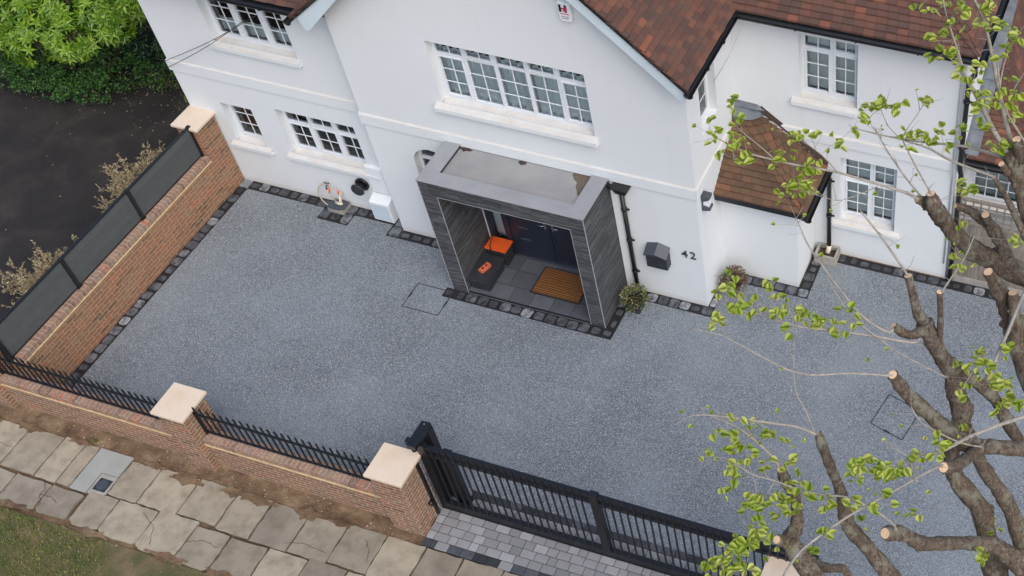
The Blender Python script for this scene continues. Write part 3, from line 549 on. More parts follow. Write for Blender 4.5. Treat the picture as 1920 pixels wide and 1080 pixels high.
for (cx, cy, n) in [(-7.9, -5.27, 60), (-4.02, -5.4, 30), (-5.5, -5.36, 20)]:
    for _ in range(n): blade(random.gauss(cx, .03), random.gauss(cy, .02), 0, random.uniform(.02, .05))
struct(b.build('grass', 'grassm'), 'stuff')
b = MB()
for _ in range(420):
    x = random.uniform(-17, -9.8); y = random.gauss(1.5, .45) if random.random() < .85 else random.uniform(-4, 3)
    q = random.uniform(.008, .03); a = random.uniform(0, 6.3)
    b.face([(x, y, -.006), (x+cos(a)*q, y+sin(a)*q, 0), (x+cos(a+1.3)*q*1.2, y+sin(a+1.3)*q*1.2, -.003)])
struct(b.build('fallen_leaves', 'dryleaf'), 'stuff')

# ------------------------------------------------------------ the house
house = thing('detached_house', 'white rendered house with brown clay tiled roofs and a grey slate porch', 'house', (-3, 3, 0))
def wall_grid(mb, P, u0, u1, z0, z1, holes, rev=.17, mi=0):
    us = sorted({u0, u1, *[h[0] for h in holes], *[h[1] for h in holes]}); zs = sorted({z0, z1, *[h[2] for h in holes], *[h[3] for h in holes]})
    for i in range(len(us)-1):
        for j in range(len(zs)-1):
            uc, zc = (us[i]+us[i+1])/2, (zs[j]+zs[j+1])/2
            if any(h[0] < uc < h[1] and h[2] < zc < h[3] for h in holes): continue
            mb.face([P(us[i], zs[j], 0), P(us[i+1], zs[j], 0), P(us[i+1], zs[j+1], 0), P(us[i], zs[j+1], 0)], mi, .5)
    for h in holes:
        a, c, d, e = h[:4]; q = h[4] if len(h) > 4 else rev
        for (p1, p2) in (((a, d), (a, e)), ((a, e), (c, e)), ((c, e), (c, d)))+((((c, d), (a, d)),) if P is RT else ()):
            mb.face([P(p1[0], p1[1], 0), P(p2[0], p2[1], 0), P(p2[0], p2[1], q), P(p1[0], p1[1], q)], mi, .5)
FL, FG, FR = PY(.26), PY(0.0), PY(1.77); RT = PX(0.0); RS = PX(3.57)
w = MB()
H_w1 = (-8.84, -8.22, 1.04, 1.9); H_w2 = (-7.71, -6.2, 1.06, 2.05); H_w3 = (-8.32, -6.78, 3.35, 4.30)
H_w5 = (-4.06, -1.53, 3.39, 4.56); H_arch = (-4.95, -4.25, .9, 2.23); H_door = (-3.92, -1.68, 0, 2.26, .03)
H_ru = (1.06, 1.97, 3.37, 4.57); H_rl = (1.72, 2.65, .87, 2.28); H_ret = (.45, 1.06, 3.42, 4.38)
wall_grid(w, FL, -9.53, -5.69, 0, 4.62, [H_w1, H_w2, H_w3])
wall_grid(w, FG, -5.69, 0, 0, 4.9, [H_w5, H_arch, H_door])
w.face([FG(-5.69, 4.9, 0), FG(0, 4.9, 0), FG(-.0, 5.02, 0), FG(-2.71, 7.45, 0), FG(-5.69, 4.95, 0)], 0, .5)
wall_grid(w, PX(-5.69), 0, .26, 0, 4.9, []) ; wall_grid(w, RT, 0, 1.77, 0, 4.9, [H_ret])
wall_grid(w, FR, 0, 3.57, 0, 4.86, [H_ru, H_rl]); wall_grid(w, RS, 1.77, 7.2, 0, 4.85, [])
wall_grid(w, PX(-9.53), .26, 7.2, 0, 4.7, []); wall_grid(w, PY(7.2), -9.53, 3.57, 0, 4.8, [])
wall_grid(w, PX(-5.69), 0.26, 3, 4.3, 5.0, [])
# head of the arched window
cxa, rr, zs0 = -4.6, .35, 1.88
for s_ in (-1, 1):
    arc = [(cxa+s_*rr*sin(t), zs0+rr*cos(t)) for t in [i*pi/2/8 for i in range(9)]]
    for i in range(8):
        (u1_, z1_), (u2_, z2_) = arc[i], arc[i+1]
        w.face([FG(u1_, z1_, .0), FG(u2_, z2_, .0), FG(u2_, 2.23, .0), FG(u1_, 2.23, .0)], 0, .5)
        w.face([FG(u1_, z1_, 0), FG(u2_, z2_, 0), FG(u2_, z2_, .17), FG(u1_, z1_, .17)], 0, .5)
# small projection by the side door: front, right side, a door in the left return is out of sight
wall_grid(w, PY(.85), 0.0, 1.29, 0, 1.98, [])
wall_grid(w, PX(1.29), .85, 1.77, 0, 2.05, [])
wobj = w.build('wall', 'render', house)
b = MB()   # string courses
def course(P, u0, u1, z0, z1, e0=0, e1=0, pr=.024):
    pts = [(0.001, z0), (-pr, z0+.004), (-pr, z1-.03), (0.001, z1)]
    for i in range(4):
        (d1, a1), (d2, a2) = pts[i], pts[(i+1) % 4]
        f = lambda d, e: e if d < 0 else 0
        b.face([P(u0-f(d1, e0), a1, d1), P(u1+f(d1, e1), a1, d1), P(u1+f(d2, e1), a2, d2), P(u0-f(d2, e0), a2, d2)], 1 if i == 2 else 0, .5)
    for u, e in ((u0, -e0), (u1, e1)): b.face([P(u+(e if d < 0 else 0), a, d) for d, a in pts], 0, .5)
course(FL, -9.53, -5.721, 2.45, 2.69, .03, 0); course(FG, -5.69, 0, 2.52, 2.75, .03, .03); course(RT, 0, 1.77, 2.52, 2.75, .03, 0)
course(PX(-5.69), 0, .26, 2.52, 2.75) if False else None
course(FR, .05, 3.57, 2.52, 2.74, 0, .03)
b.box(-5.72, -5.69, 0.0, .26, 2.53, 2.74)
b.build('string_course', ['render', 'sill'], house)
b = MB(); b.box(1.25, 3.56, 1.762, 1.768, .0, .022); b.build('damp_course', 'coping', house)

def window(P, hole, lights, trans=None, lowbars=(2, 3), topcols=2, toprows=1, depth=.13, dress='dark', sill=True, sillz=.13, sill_over=(.1, .06), label=None, silld=.07, sashes=None):
    """lights = widths share; trans = height of the top lights"""
    u0, u1, z0, z1 = hole[:4]; fr = MB(); gl = MB(); bs = MB()
    F0 = depth
    zb = z0+.005
    fr.pbox(P, u0, u1, zb, zb+.055, F0, F0+.07); fr.pbox(P, u0, u1, z1-.05, z1, F0, F0+.07)
    tot = sum(lights); x = u0; edges = [u0]
    for L in lights: x += (u1-u0)*L/tot; edges.append(x)
    for i, e in enumerate(edges):
        if i == 0: fr.pbox(P, e, e+.055, zb+.055, z1-.05, F0, F0+.07)
        elif i == len(edges)-1: fr.pbox(P, e-.055, e, zb+.055, z1-.05, F0, F0+.07)
        else: fr.pbox(P, e-.03, e+.03, zb+.055, z1-.05, F0-.002, F0+.07)
    for i in range(len(lights)):
        a = edges[i]+(.055 if i == 0 else .03); c = edges[i+1]-(.055 if i == len(lights)-1 else .03)
        rows = [(zb+.055, z1-.05, lowbars[0], lowbars[1], sashes is None or i in sashes)]
        if trans:
            zt = z1-trans; fr.pbox(P, a, c, zt-.025, zt+.025, F0+.002, F0+.068)
            rows = [(zb+.055, zt-.025, lowbars[0], lowbars[1], sashes is None or i in sashes), (zt+.025, z1-.05, topcols, toprows, i % 2 == 1)]
        for (q0, q1, nc, nr, sash) in rows:
            A, C, Q0, Q1 = a, c, q0, q1
            if sash:
                t = .024
                for bx in ((A, C, Q0, Q0+t), (A, C, Q1-t, Q1), (A, A+t, Q0+t, Q1-t), (C-t, C, Q0+t, Q1-t)): bs.pbox(P, *bx, F0-.012, F0+.05)
                A, C, Q0, Q1 = A+t, C-t, Q0+t, Q1-t
            gl.face([P(A, Q0, F0+.03), P(C, Q0, F0+.03), P(C, Q1, F0+.03), P(A, Q1, F0+.03)], 0, .5)
            for k in range(1, nc):
                m = A+(C-A)*k/nc; bs.pbox(P, m-.009, m+.009, Q0, Q1, F0+.018, F0+.028)
            for k in range(1, nr):
                m = Q0+(Q1-Q0)*k/nr; bs.pbox(P, A, C, m-.009, m+.009, F0+.0175, F0+.0275)
    o = fr.build('window', 'upvc', house, bevel=.004)
    if label: o['label'] = label
    bs.build('sash', 'upvc', o, bevel=.003); gl.build('pane', 'glass', o)
    if sill:
        s_ = MB(); ov, ow = sill_over
        zz = [(F0+.01, z0+.006), (0, z0-.03), (-silld, z0-.06), (-silld, z0-sillz), (0, z0-sillz)]
        V = [P(u0 if d > 0 else u0-ov, z, d) for d, z in zz]+[P(u1 if d > 0 else u1+ow, z, d) for d, z in zz]
        V[0] = P(u0, z0+.006, F0+.01); V[5] = P(u1, z0+.006, F0+.01)
        F = [(i, (i+1) % 5, 5+(i+1) % 5, 5+i) for i in range(5)]+[(0, 1, 2, 3, 4), (9, 8, 7, 6, 5)]
        s_.poly(V, F[:2], 0, .5); s_.poly(V, F[2:], 1, .5); s_.build('sill', ['sill', 'render'], o)
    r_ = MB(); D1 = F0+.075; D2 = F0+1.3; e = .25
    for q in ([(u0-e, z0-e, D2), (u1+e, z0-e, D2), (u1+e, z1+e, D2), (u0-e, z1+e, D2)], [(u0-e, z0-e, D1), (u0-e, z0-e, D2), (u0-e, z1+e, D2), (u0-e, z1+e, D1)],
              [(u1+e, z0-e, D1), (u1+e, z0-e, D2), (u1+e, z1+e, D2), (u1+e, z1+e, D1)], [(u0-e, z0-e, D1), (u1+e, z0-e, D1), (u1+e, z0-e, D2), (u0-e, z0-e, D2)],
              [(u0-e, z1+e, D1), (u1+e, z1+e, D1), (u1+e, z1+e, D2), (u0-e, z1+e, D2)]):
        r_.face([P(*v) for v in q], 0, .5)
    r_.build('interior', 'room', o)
    c = MB()
    if dress == 'curtain':
        n = int((u1-u0)/.018); D = F0+.085
        gap = lambda t: .56 < t < .60
        for i in range(n):
            t = i/n
            if gap(t): continue
            f = lambda q: D+.022*sin(q*.9)+.012*sin(q*.37+1)
            c.face([P(u0+.05+(u1-u0-.1)*i/n, z0-.1, f(i)), P(u0+.05+(u1-u0-.1)*(i+1)/n, z0-.1, f(i+1)), P(u0+.05+(u1-u0-.1)*(i+1)/n, z1-.22, f(i+1)*.98), P(u0+.05+(u1-u0-.1)*i/n, z1-.22, f(i)*.98)], 0, .5, True)
        c.build('curtain', 'curtain', o)
    elif dress == 'blind':
        z = z0+.07
        while z < z1-.06:
            c.poly([P(u0+.06, z, F0+.10), P(u1-.06, z, F0+.10), P(u1-.06, z+.021, F0+.112), P(u0+.06, z+.021, F0+.112)], [(0, 1, 2, 3)], 0, .5); z += .026
        c.build('blind', 'blind', o)
    elif dress == 'dark':
        n = 60; zt = z0+(z1-z0)*.34
        for i in range(n):
            f = lambda q: F0+.12+.012*sin(q*.8)
            c.face([P(u0+.05+(u1-u0-.1)*i/n, z0+.06, f(i)), P(u0+.05+(u1-u0-.1)*(i+1)/n, z0+.06, f(i+1)), P(u0+.05+(u1-u0-.1)*(i+1)/n, zt, f(i+1)), P(u0+.05+(u1-u0-.1)*i/n, zt, f(i))], 0, .5, True)
        c.build('cafe_curtain', 'curtain', o)
    return o
window(FG, H_w5, [1, 1, 1, 1, 1], .31, (2, 3), dress='curtain', sill_over=(.11, .05), label='five light bedroom window with pale curtains', silld=.1, sashes=(0, 4))
window(FL, H_w3, [1, 1, 1], None, (2, 3), dress='dark', sill_over=(.08, .04))
window(FL, H_w1, [1], None, (2, 3), dress='', sill_over=(.1, .08), label='small single window beside the brick pillar')
window(FL, H_w2, [1, 1, 1], .35, (2, 2), dress='', sill_over=(.1, .2))
window(FR, H_ru, [1.1, 1], .33, (2, 3), dress='blind', sill_over=(.12, .0), label='upper window with horizontal blinds')
window(FR, H_rl, [1.1, 1], .56, (2, 3), 2, 2, dress='blind', sill_over=(.14, .1), label='lower window with horizontal blinds')
window(RT, H_ret, [1], None, (2, 3), dress='', sill=False, sashes=())
# arched window beside the porch
b = MB(); gl = MB(); D = .13
b.pbox(FG, -4.95, -4.25, .905, .96, D, D+.07); b.pbox(FG, -4.95, -4.9, .96, 1.88, D, D+.07); b.pbox(FG, -4.3, -4.25, .96, 1.88, D, D+.07); b.pbox(FG, -4.9, -4.3, 1.86, 1.91, D, D+.07)
b.pbox(FG, -4.61, -4.59, .96, 2.18, D+.02, D+.03)
A1 = [(cxa+.35*cos(t), zs0+.35*sin(t)) for t in [i*pi/16 for i in range(17)]]; A2 = [(cxa+.295*cos(t), zs0+.295*sin(t)) for t in [i*pi/16 for i in range(17)]]
for i in range(16):
    b.face([FG(*A1[i], D), FG(*A1[i+1], D), FG(*A2[i+1], D), FG(*A2[i], D)], 0, .5); b.face([FG(*A2[i], D), FG(*A2[i+1], D), FG(*A2[i+1], D+.07), FG(*A2[i], D+.07)], 0, .5)
gl.face([FG(u, z, D+.035) for u, z in [(-4.95, .93), (-4.25, .93)]+A1], 0, .5)
aw = b.build('arched_window', 'upvc', house); gl.build('pane', 'glass', aw)
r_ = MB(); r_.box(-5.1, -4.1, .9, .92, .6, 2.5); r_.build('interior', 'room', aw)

# ---------------- roofs
PITCH = .903
def inpoly(x, y, P):
    c = False; n = len(P)
    for i in range(n):
        x1, y1 = P[i]; x2, y2 = P[(i+1) % n]
        if (y1 > y) != (y2 > y) and x < (x2-x1)*(y-y1)/(y2-y1)+x1: c = not c
    return c
def tiled(mb, O, U, Vh, pitch, plan, gauge=.096, tw=.158, mi=0, deck=True):
    """O eave corner; U along the eave, Vh up-slope (horizontal unit); plan polygon in (u, v) horizontal metres from O"""
    O, U, Vh = Vector(O), Vector(U), Vector(Vh); V = (Vh+Vector((0, 0, pitch))).normalized(); cl = 1/sqrt(1+pitch*pitch)
    Nn = U.cross(V);
    if Nn.z < 0: Nn = -Nn
    if deck:
        pts = [O+U*u+Vh*v+Vector((0, 0, pitch*v-.02)) for u, v in plan]
        mb.prism(pts, (0, 0, -.05), 1, .2)
    umin = min(p[0] for p in plan); umax = max(p[0] for p in plan); vmax = max(p[1] for p in plan)/cl
    k = 0; s_ = 0.0
    while s_ < vmax:
        x = umin-(tw/2 if k % 2 else 0); rowj = random.uniform(-.003, .003)
        while x < umax:
            cu = x+tw/2; cv = (s_+.05)*cl
            if inpoly(cu, cv, plan):
                j = random.uniform(-.005, .005)+rowj; lift = random.uniform(0, .005)
                a, c = max(x+.001, umin-.01), min(x+tw-.001, umax+.01)
                lo, hi = s_-.015+j, s_+gauge+.02
                def q(u, s2, n): return O+U*u+V*s2+Nn*n
                mb.poly([q(a, lo, .008), q(c, lo, .008), q(c, hi, 0), q(a, hi, 0), q(a, lo, .036+lift), q(c, lo, .036+lift), q(c, hi, .006), q(a, hi, .006)],
                        [(4, 5, 6, 7), (0, 1, 5, 4), (1, 2, 6, 5), (3, 0, 4, 7)], mi)
            x += tw
        s_ += gauge; k += 1
def bonnets(mb, A, B, e1, e2, L=.27, gauge=.12, up=.035, mi=0):
    """hip tiles from A (eave) to B; e1, e2 are the down-slope directions of the two sides"""
    A, B, e1, e2 = Vector(A), Vector(B), Vector(e1).normalized(), Vector(e2).normalized(); d = (B-A); n = int(d.length/(gauge*1.25)); d.normalize()
    for k in range(n):
        H = A+d*(k*gauge*1.25+.12); top = H+d*.14+Vector((0, 0, .01)); m = 8; V1 = []; V2 = []
        LL = L*random.uniform(.94, 1.06)
        for j in range(m+1):
            t = j/m; e = (e1*(1-t)+e2*t); e.normalize()
            bulge = .03*sin(pi*t)
            p = H+e*LL*(1-.12*sin(pi*t))+Vector((0, 0, up*.9+bulge+random.uniform(0, .003))); V1.append(p); V2.append(p-Vector((0, 0, .016)))
        topv = [top+(v-H)*.12 for v in V1]
        b0 = V1+V2+topv; F = []
        for j in range(m): F += [(j, j+1, 2*(m+1)+j+1, 2*(m+1)+j), (m+1+j, m+1+j+1, j+1, j)]
        mb.poly(b0, F, mi, None, False)
def swept(mb, X0, XC, Y0, YB, z0, pitch, dmax, x_in=0.0, y_in=0.0, gauge=.096, tw=.158, r0=.05, rk=.34, mi=0, arcn=4, skip=None, flare=0.0):
    """front slope from x = X0 to the corner XC, then round the corner and back along XC to YB; courses bend round the hip"""
    cl = 1/sqrt(1+pitch*pitch); gh = gauge*cl; k = 0; d = 0.0
    def line(d, k, off):
        r = min(r0+rk*d, 1.0); cx, cy = XC-d-r, Y0+d+r; z = z0+pitch*d-(flare*d*(dmax-d) if flare else 0)
        xs = X0-x_in*d; nf = max(1, round((cx-xs)/tw)); pts = []
        return xs, cx, cy, r, z, nf
    while d < dmax-.02:
        xs, cx, cy, r, z, nf = line(d, k, 0); d2 = min(d+gh*1.12, dmax); xs2, cx2, cy2, r2, z2, _ = line(d2, k, 0)
        fr = [0.0]+[(i+(.5 if k % 2 else 0))/nf for i in range(0 if k % 2 else 1, nf)]+[1.0]; L = []; U = []
        for f in fr:
            x_ = xs+(cx-xs)*f; L.append((x_, cy-r)); U.append((xs2 if f == 0 else (cx2 if f == 1 else min(x_, cx2-.001)), cy2-r2))
        na = max(3, int(1.57*r/.17)+2) if r > .12 else 2
        nA = len(L)
        for i in range(1, na+1):
            a = pi/2*i/na; L.append((cx+r*sin(a), cy-r*cos(a))); U.append((cx2+r2*sin(a), cy2-r2*cos(a)))
        yb, yb2 = YB-y_in*d, YB-y_in*d2; nr = max(1, round((yb-cy)/tw))
        for i in range(1, nr+1):
            f = i/nr; L.append((cx+r, cy+(yb-cy)*f)); U.append((cx2+r2, cy2+(yb2-cy2)*f))
        for j in range(len(L)-1):
            (ax, ay), (bx_, by_) = L[j], L[j+1]; (ux, uy), (vx, vy) = U[j+1], U[j]
            e = Vector((bx_-ax, by_-ay, 0))
            if e.length < .01: continue
            e.normalize(); nrm = Vector((e.y, -e.x, 0)); q = e*.0018; lift = random.uniform(0, .006); jj = nrm*(.012+random.uniform(-.003, .003))
            up = .036+lift+(.012 if nA-1 <= j < nA-1+na else 0)
            A = Vector((ax, ay, z))+q+jj; B = Vector((bx_, by_, z))-q+jj; C_ = Vector((ux, uy, z2))-q; D = Vector((vx, vy, z2))+q; Z = Vector((0, 0, 1))
            mid = (A+B)/2+nrm*(.02 if nA-1 <= j < nA-1+na else 0)
            mb.poly([A, mid, B, C_, D, A+Z*up, mid+Z*up, B+Z*up, C_+Z*.010, D+Z*.010], [(5, 6, 7, 8, 9), (0, 1, 6, 5), (1, 2, 7, 6), (2, 3, 8, 7), (4, 0, 5, 9)], mi)
        d += gh; k += 1
ZE = 4.95
b = MB()
tiled(b, (.17, -.3, ZE), (0, 1, 0), (-1, 0, 0), PITCH, [(0, 0), (1.85, 0), (4.73, 2.88), (0, 2.88)])
tiled(b, (-6.03, -.3, 4.74), (0, 1, 0), (1, 0, 0), .86, [(0, 0), (.3, 0), (3.62, 3.32), (0, 3.32)])
gr = b.build('roof', ['tile', 'black'], house); gr['label'] = 'steep gable roof of brown clay tiles over the porch bay'
b = MB()
swept(b, .17, 3.76, 1.55, 7.25, ZE, PITCH, 2.85, x_in=1.0, y_in=1.0, r0=.06, rk=.42)
# back slopes close the roof
b.face([(3.76, 7.25, ZE), (-9.8, 7.25, ZE), (-6.9, 4.4, ZE+2.57), (.91, 4.4, ZE+2.57)], 1)
for i in range(30):
    t = i*.1; c0 = Vector((.17-t+.03, 1.55+t+.0, ZE+t*PITCH+.02)); v_ = Vector((-.1, .1, .1*PITCH)); sd_ = Vector((.09, .09, 0))
    b.poly([c0-sd_+Vector((0, 0, .05)), c0, c0+sd_+Vector((0, 0, .05)), c0+sd_+v_*1.3+Vector((0, 0, .03)), c0+v_*1.3, c0-sd_+v_*1.3+Vector((0, 0, .03))], [(0, 1, 4, 5), (1, 2, 3, 4)], 0)
mr = b.build('roof', ['tile', 'black'], house); mr['label'] = 'hipped tiled roof over the right wing'
b = MB()
tiled(b, (-9.8, .0, 4.66), (1, 0, 0), (0, 1, 0), PITCH, [(0, 0), (3.72, 0), (6.87, 3.15), (6.87, 4.4), (4.4, 4.4)])
b.face([(-9.8, 0, 4.62), (-9.8, 7.25, 4.62), (-5.6, 4.4, 8.3)], 1)
lr = b.build('roof', ['tile', 'black'], house); lr['label'] = 'tiled roof over the left wing'
# small hipped roof over the projection
b = MB(); PE = .80
swept(b, 0.0, 1.5, .63, 1.765, 2.03, PE, 1.12, r0=.05, rk=.5, gauge=.104, flare=.14)
er = b.build('roof', ['tile_moss', 'black'], house); er['label'] = 'small mossy hipped roof over the side projection'
b = MB(); n = 16
def capl(t, d):
    r = .05+.5*d; cx, cy = 1.5-d-r, .63+d+r; z = 2.03+PE*d+.075
    if t < .55: return (0.0+cx*t/.55, cy-r, z)
    a_ = (t-.55)/.45*pi/2; return (cx+r*sin(a_), min(1.762, cy-r*cos(a_)), z)
for i in range(n):
    for (d0, d1) in ((.93, 1.0), (1.0, 1.13)):
        b.face([Vector(capl(i/n, d0))+Vector((0, 0, -.03+.008*sin(i*2.1)) if d0 < .95 else (0, 0, 0)), Vector(capl((i+1)/n, d0))+Vector((0, 0, -.03+.008*sin((i+1)*2.1)) if d0 < .95 else (0, 0, 0)), capl((i+1)/n, d1), capl(i/n, d1)], 0, .5, True)
b.prism([(0.0, 1.70, 2.97), (.36, 1.70, 2.97), (.5, 1.762, 2.93), (.36, 1.762, 3.02), (0, 1.762, 3.04)], (0, .004, .01), 0)
b.build('lead_flashing', 'lead', er)
b = MB(); b.prism([(1.52, 1.735, 2.06), (1.52, 1.766, 2.14), (.42, 1.766, 3.01), (.42, 1.735, 2.93)], (0, .002, .012)); b.build('abutment_strip', 'leafdirt', er)
# fascias, gutters, bargeboards
b = MB()
b.box(1.43, 1.47, .66, 1.765, 1.86, 2.02); b.box(0.002, 1.47, .64, .67, 1.9, 2.02); b.box(0.003, 1.46, .66, .86, 1.955, 1.985); b.box(1.28, 1.45, .66, 1.765, 1.95, 1.98)
b.build('eaves_board', 'black', er)
def gutter(pts, parent, r=.058, name='gutter'):
    b = MB(); P = [Vector(p) for p in pts]; n = 8
    for i in range(len(P)-1):
        d = (P[i+1]-P[i]).normalized(); x = d.cross(Vector((0, 0, 1))).normalized()
        for s_ in (1, .82):
            ring = [[p+x*cos(a)*r*s_+Vector((0, 0, 1))*sin(a)*r*s_ for a in [pi+pi*j/n for j in range(n+1)]] for p in (P[i], P[i+1])]
            for j in range(n): b.face([ring[0][j], ring[0][j+1], ring[1][j+1], ring[1][j]], 0, .5, True)
        
        k = int((P[i+1]-P[i]).length/.9)+1
        for j in range(k+1):
            p = P[i].lerp(P[i+1], j/k)
            b.tube([p+x*cos(a)*r*1.1+Vector((0, 0, 1))*sin(a)*r*1.1 for a in [pi+pi*q/6 for q in range(7)]], .011, 5)
    return b.build(name, 'black', parent)
gutter([(1.55, .6, 1.97), (1.55, 1.76, 1.97)], er)
gutter([(.22, -.34, 4.92), (.22, 1.49, 4.92)], gr); gutter([(.22, 1.49, 4.92), (3.82, 1.49, 4.92)], mr); gutter([(3.82, 1.49, 4.92), (3.82, 7.2, 4.92)], mr)
gutter([(-9.8, -.06, 4.60), (-6.0, -.06, 4.60)], lr); gutter([(-6.09, -.34, 4.68), (-6.09, -.1, 4.68)], gr)
for q, par in (((.10, .15, -.26, 1.5, 4.80, 4.93), gr), ((.15, 3.74, 1.56, 1.6, 4.80, 4.93), mr), ((3.66, 3.7, 1.6, 7.1, 4.80, 4.93), mr), ((-9.7, -6.1, .03, .06, 4.45, 4.62), lr)):
    b = MB(); b.box(*q); b.build('fascia', 'black', par)
for q, par in (((.0, .12, 0, 1.6, 4.83, 4.85), gr), ((.12, 3.7, 1.6, 1.8, 4.82, 4.84), mr), ((3.5, 3.68, 1.8, 7.1, 4.82, 4.84), mr), ((-9.7, -5.69, .06, .28, 4.52, 4.54), lr)):
    b = MB(); b.box(*q); b.build('soffit', 'upvc', par)
# bargeboards: slab following the verge with a flared foot
def barge(top, low):
    b = MB(); b.prism([(x, -.27, z) for x, z in top+low], (0, .04, 0)); return b.build('bargeboard', 'fascia', gr)
za_ = ZE+2.88*PITCH+.01
barge([(.13, ZE+.05), (-2.71, za_)], [(-2.71, za_-.32), (-.25, ZE+.42*PITCH-.33), (.06, ZE-.24), (.13, ZE-.22)])
barge([(-5.96, 4.81), (-2.71, za_)], [(-2.71, za_-.36), (-5.14, 5.21), (-5.80, 4.53), (-5.88, 4.53)])
for (xa, za, pz, ln) in ((.13, ZE-.06, PITCH, -2.84), (-5.95, 4.74, .86, 3.24)):
    b = MB(); zb2 = za+abs(ln)*pz; b.prism([(xa, -.23, za), (xa, .0, za), (xa+ln, .0, zb2), (xa+ln, -.23, zb2)], (0, 0, .02)); b.build('verge_soffit', 'upvc', gr)
for (xa, sg, ze_, pz) in ((.16, -1, ZE, PITCH), (-6.02, 1, 4.74, .86)):
    b = MB()
    for i in range(52):
        t = i*.055; z = ze_+t*pz; x = xa+sg*t
        b.box(x-.035, x+.035, -.305+random.uniform(0, .012), -.24, z-.04, z+.012)
    b.build('verge_mortar', 'leafdirt', gr)

# ------------------------------------------------------------ slate porch (part of the house)
b = MB(); X0, X1, Yf, ZT = -4.2, -1.43, -.93, 2.57
b.box(X0, -3.92, Yf, -.003, 0, 2.27, 0); b.box(-1.68, X1, Yf, -.003, 0, 2.27, 0)
b.box(X0, X1, Yf, -.003, 2.27, 2.50, 0); b.box(X0, X1, Yf, Yf+.24, 2.50, ZT-.012, 0); b.box(X0, X0+.25, Yf+.24, -.003, 2.50, ZT-.012, 0); b.box(X1-.25, X1, Yf+.24, -.003, 2.50, ZT-.012, 0)
porch = b.build('porch', 'slate', house); porch['label'] = 'box porch clad in dark split slate with a flat roof'
b = MB()
b.box(X0-.012, X1+.012, Yf-.012, Yf+.25, ZT-.012, ZT); b.box(X0-.012, X0+.26, Yf+.25, -.003, ZT-.012, ZT); b.box(X1-.26, X1+.012, Yf+.25, -.003, ZT-.012, ZT)
b.build('coping', 'copetop', porch)
b = MB(); b.box(X0+.26, X1-.26, Yf+.25, -.003, 2.5, 2.512); b.build('flat_roof', 'porchtop', porch)
b = MB()
def blob(cx, cy, rx, ry, z, n=18, j=.25, mi=0):
    b.prism([(cx+cos(2*pi*i/n)*rx*(1+random.uniform(-j, j)), cy+sin(2*pi*i/n)*ry*(1+random.uniform(-j, j)), z) for i in range(n)], (0, 0, .002), mi)
pts = [(-1.71, -.02), (-1.71, -.47), (-1.76, -.44), (-1.80, -.36), (-1.86, -.28), (-1.87, -.2), (-1.95, -.15), (-1.98, -.1), (-2.02, -.06), (-1.99, -.015)]
b.prism([(x, y, 2.5125) for x, y in pts], (0, 0, .0012), 0)
b.build('puddle_stain', 'stain', porch)
b = MB()
for cx, w_ in [(-3.84, .10), (-2.86, .06)]: blob(cx, -.05, w_, .055, 2.5135, 14, .4)
b.box(-3.93, -1.7, -.02, -.004, 2.5135, 2.53)
b.build('leaf_litter', 'leafdirt', porch)
b = MB()   # pale metal corner trims
for x in (X0, X1): b.box(x-.005, x+.005, Yf-.005, Yf+.005, .0, ZT-.013)
for x in (-3.92, -1.68): b.box(x-.004, x+.004, Yf-.003, Yf+.006, .0, 2.27)
b.box(-3.92, -1.68, Yf-.0025, Yf+.006, 2.266, 2.273)
b.build('corner_trim', 'trim', porch)
b = MB(); b.box(-3.92, -1.68, Yf+.01, .06, 0, .05, 1)
for (x0, x1, y0, y1) in [(-3.92+.37*i, -3.92+.37*i+.37, -.92, -.62) for i in range(6)]+[(-3.92+.6*i, -3.92+.6*i+.6, y, y+.34) for i in range(4) for y in (-.615, -.27)]:
    b.box(x0+.004, min(x1, -1.68)-.004, y0+.004, y1-.004, .05, .062, 0)
b.build('tiled_floor', ['floor', 'joint'], porch)
# double front door, in the house wall
b = MB(); D0 = .075
b.box(-3.92, -3.83, .03, D0+.05, .06, 2.26); b.box(-1.75, -1.68, .03, D0+.05, .06, 2.26); b.box(-3.83, -1.75, .03, D0+.05, 2.2, 2.26); b.box(-3.61, -3.5, .03, D0+.05, .06, 2.2)
df = b.build('front_door', 'door', house, bevel=.004); df['label'] = 'dark blue double front door with a narrow side light'
for i, (xa, xb) in enumerate(((-3.5, -2.74), (-2.735, -1.755))):
    b = MB(); b.box(xa+.004, xb-.004, .05, D0+.04, .075, 2.19)
    for e in (xa+.05, xb-.06): b.box(e, e+.012, .043, .05, .12, 2.14)
    for q in range(6):
        zq = .5+.28*q
        if i == 0: b.box(xa+.16, xa+.34, .044, .05, zq, zq+.045, 1)
    d = b.build('door_leaf', ['door', 'anthracite'], df, bevel=.003)
b = MB()
for s_ in (-1, 1):
    x = -2.7375+s_*.07
    b.box(x-.02, x+.02, .035, .05, .92, 1.14); b.tube([(x, .04, 1.04), (x, -.01, 1.04), (x+s_*.13, -.012, 1.04)], .010, 8)
b.build('handle', 'steel', df)
b = MB(); b.face([(-3.83, .07, .06), (-3.61, .07, .06), (-3.61, .07, 2.2), (-3.83, .07, 2.2)]); b.build('side_light', 'glass', df)
b = MB(); b.box(-3.9, -1.7, .14, .16, 0, 2.3); b.build('hall_curtain', 'curtain', df)
b = MB(); b.box(-3.6, -1.7, .0, .048, .062, .078); b.build('threshold', 'steel', df)

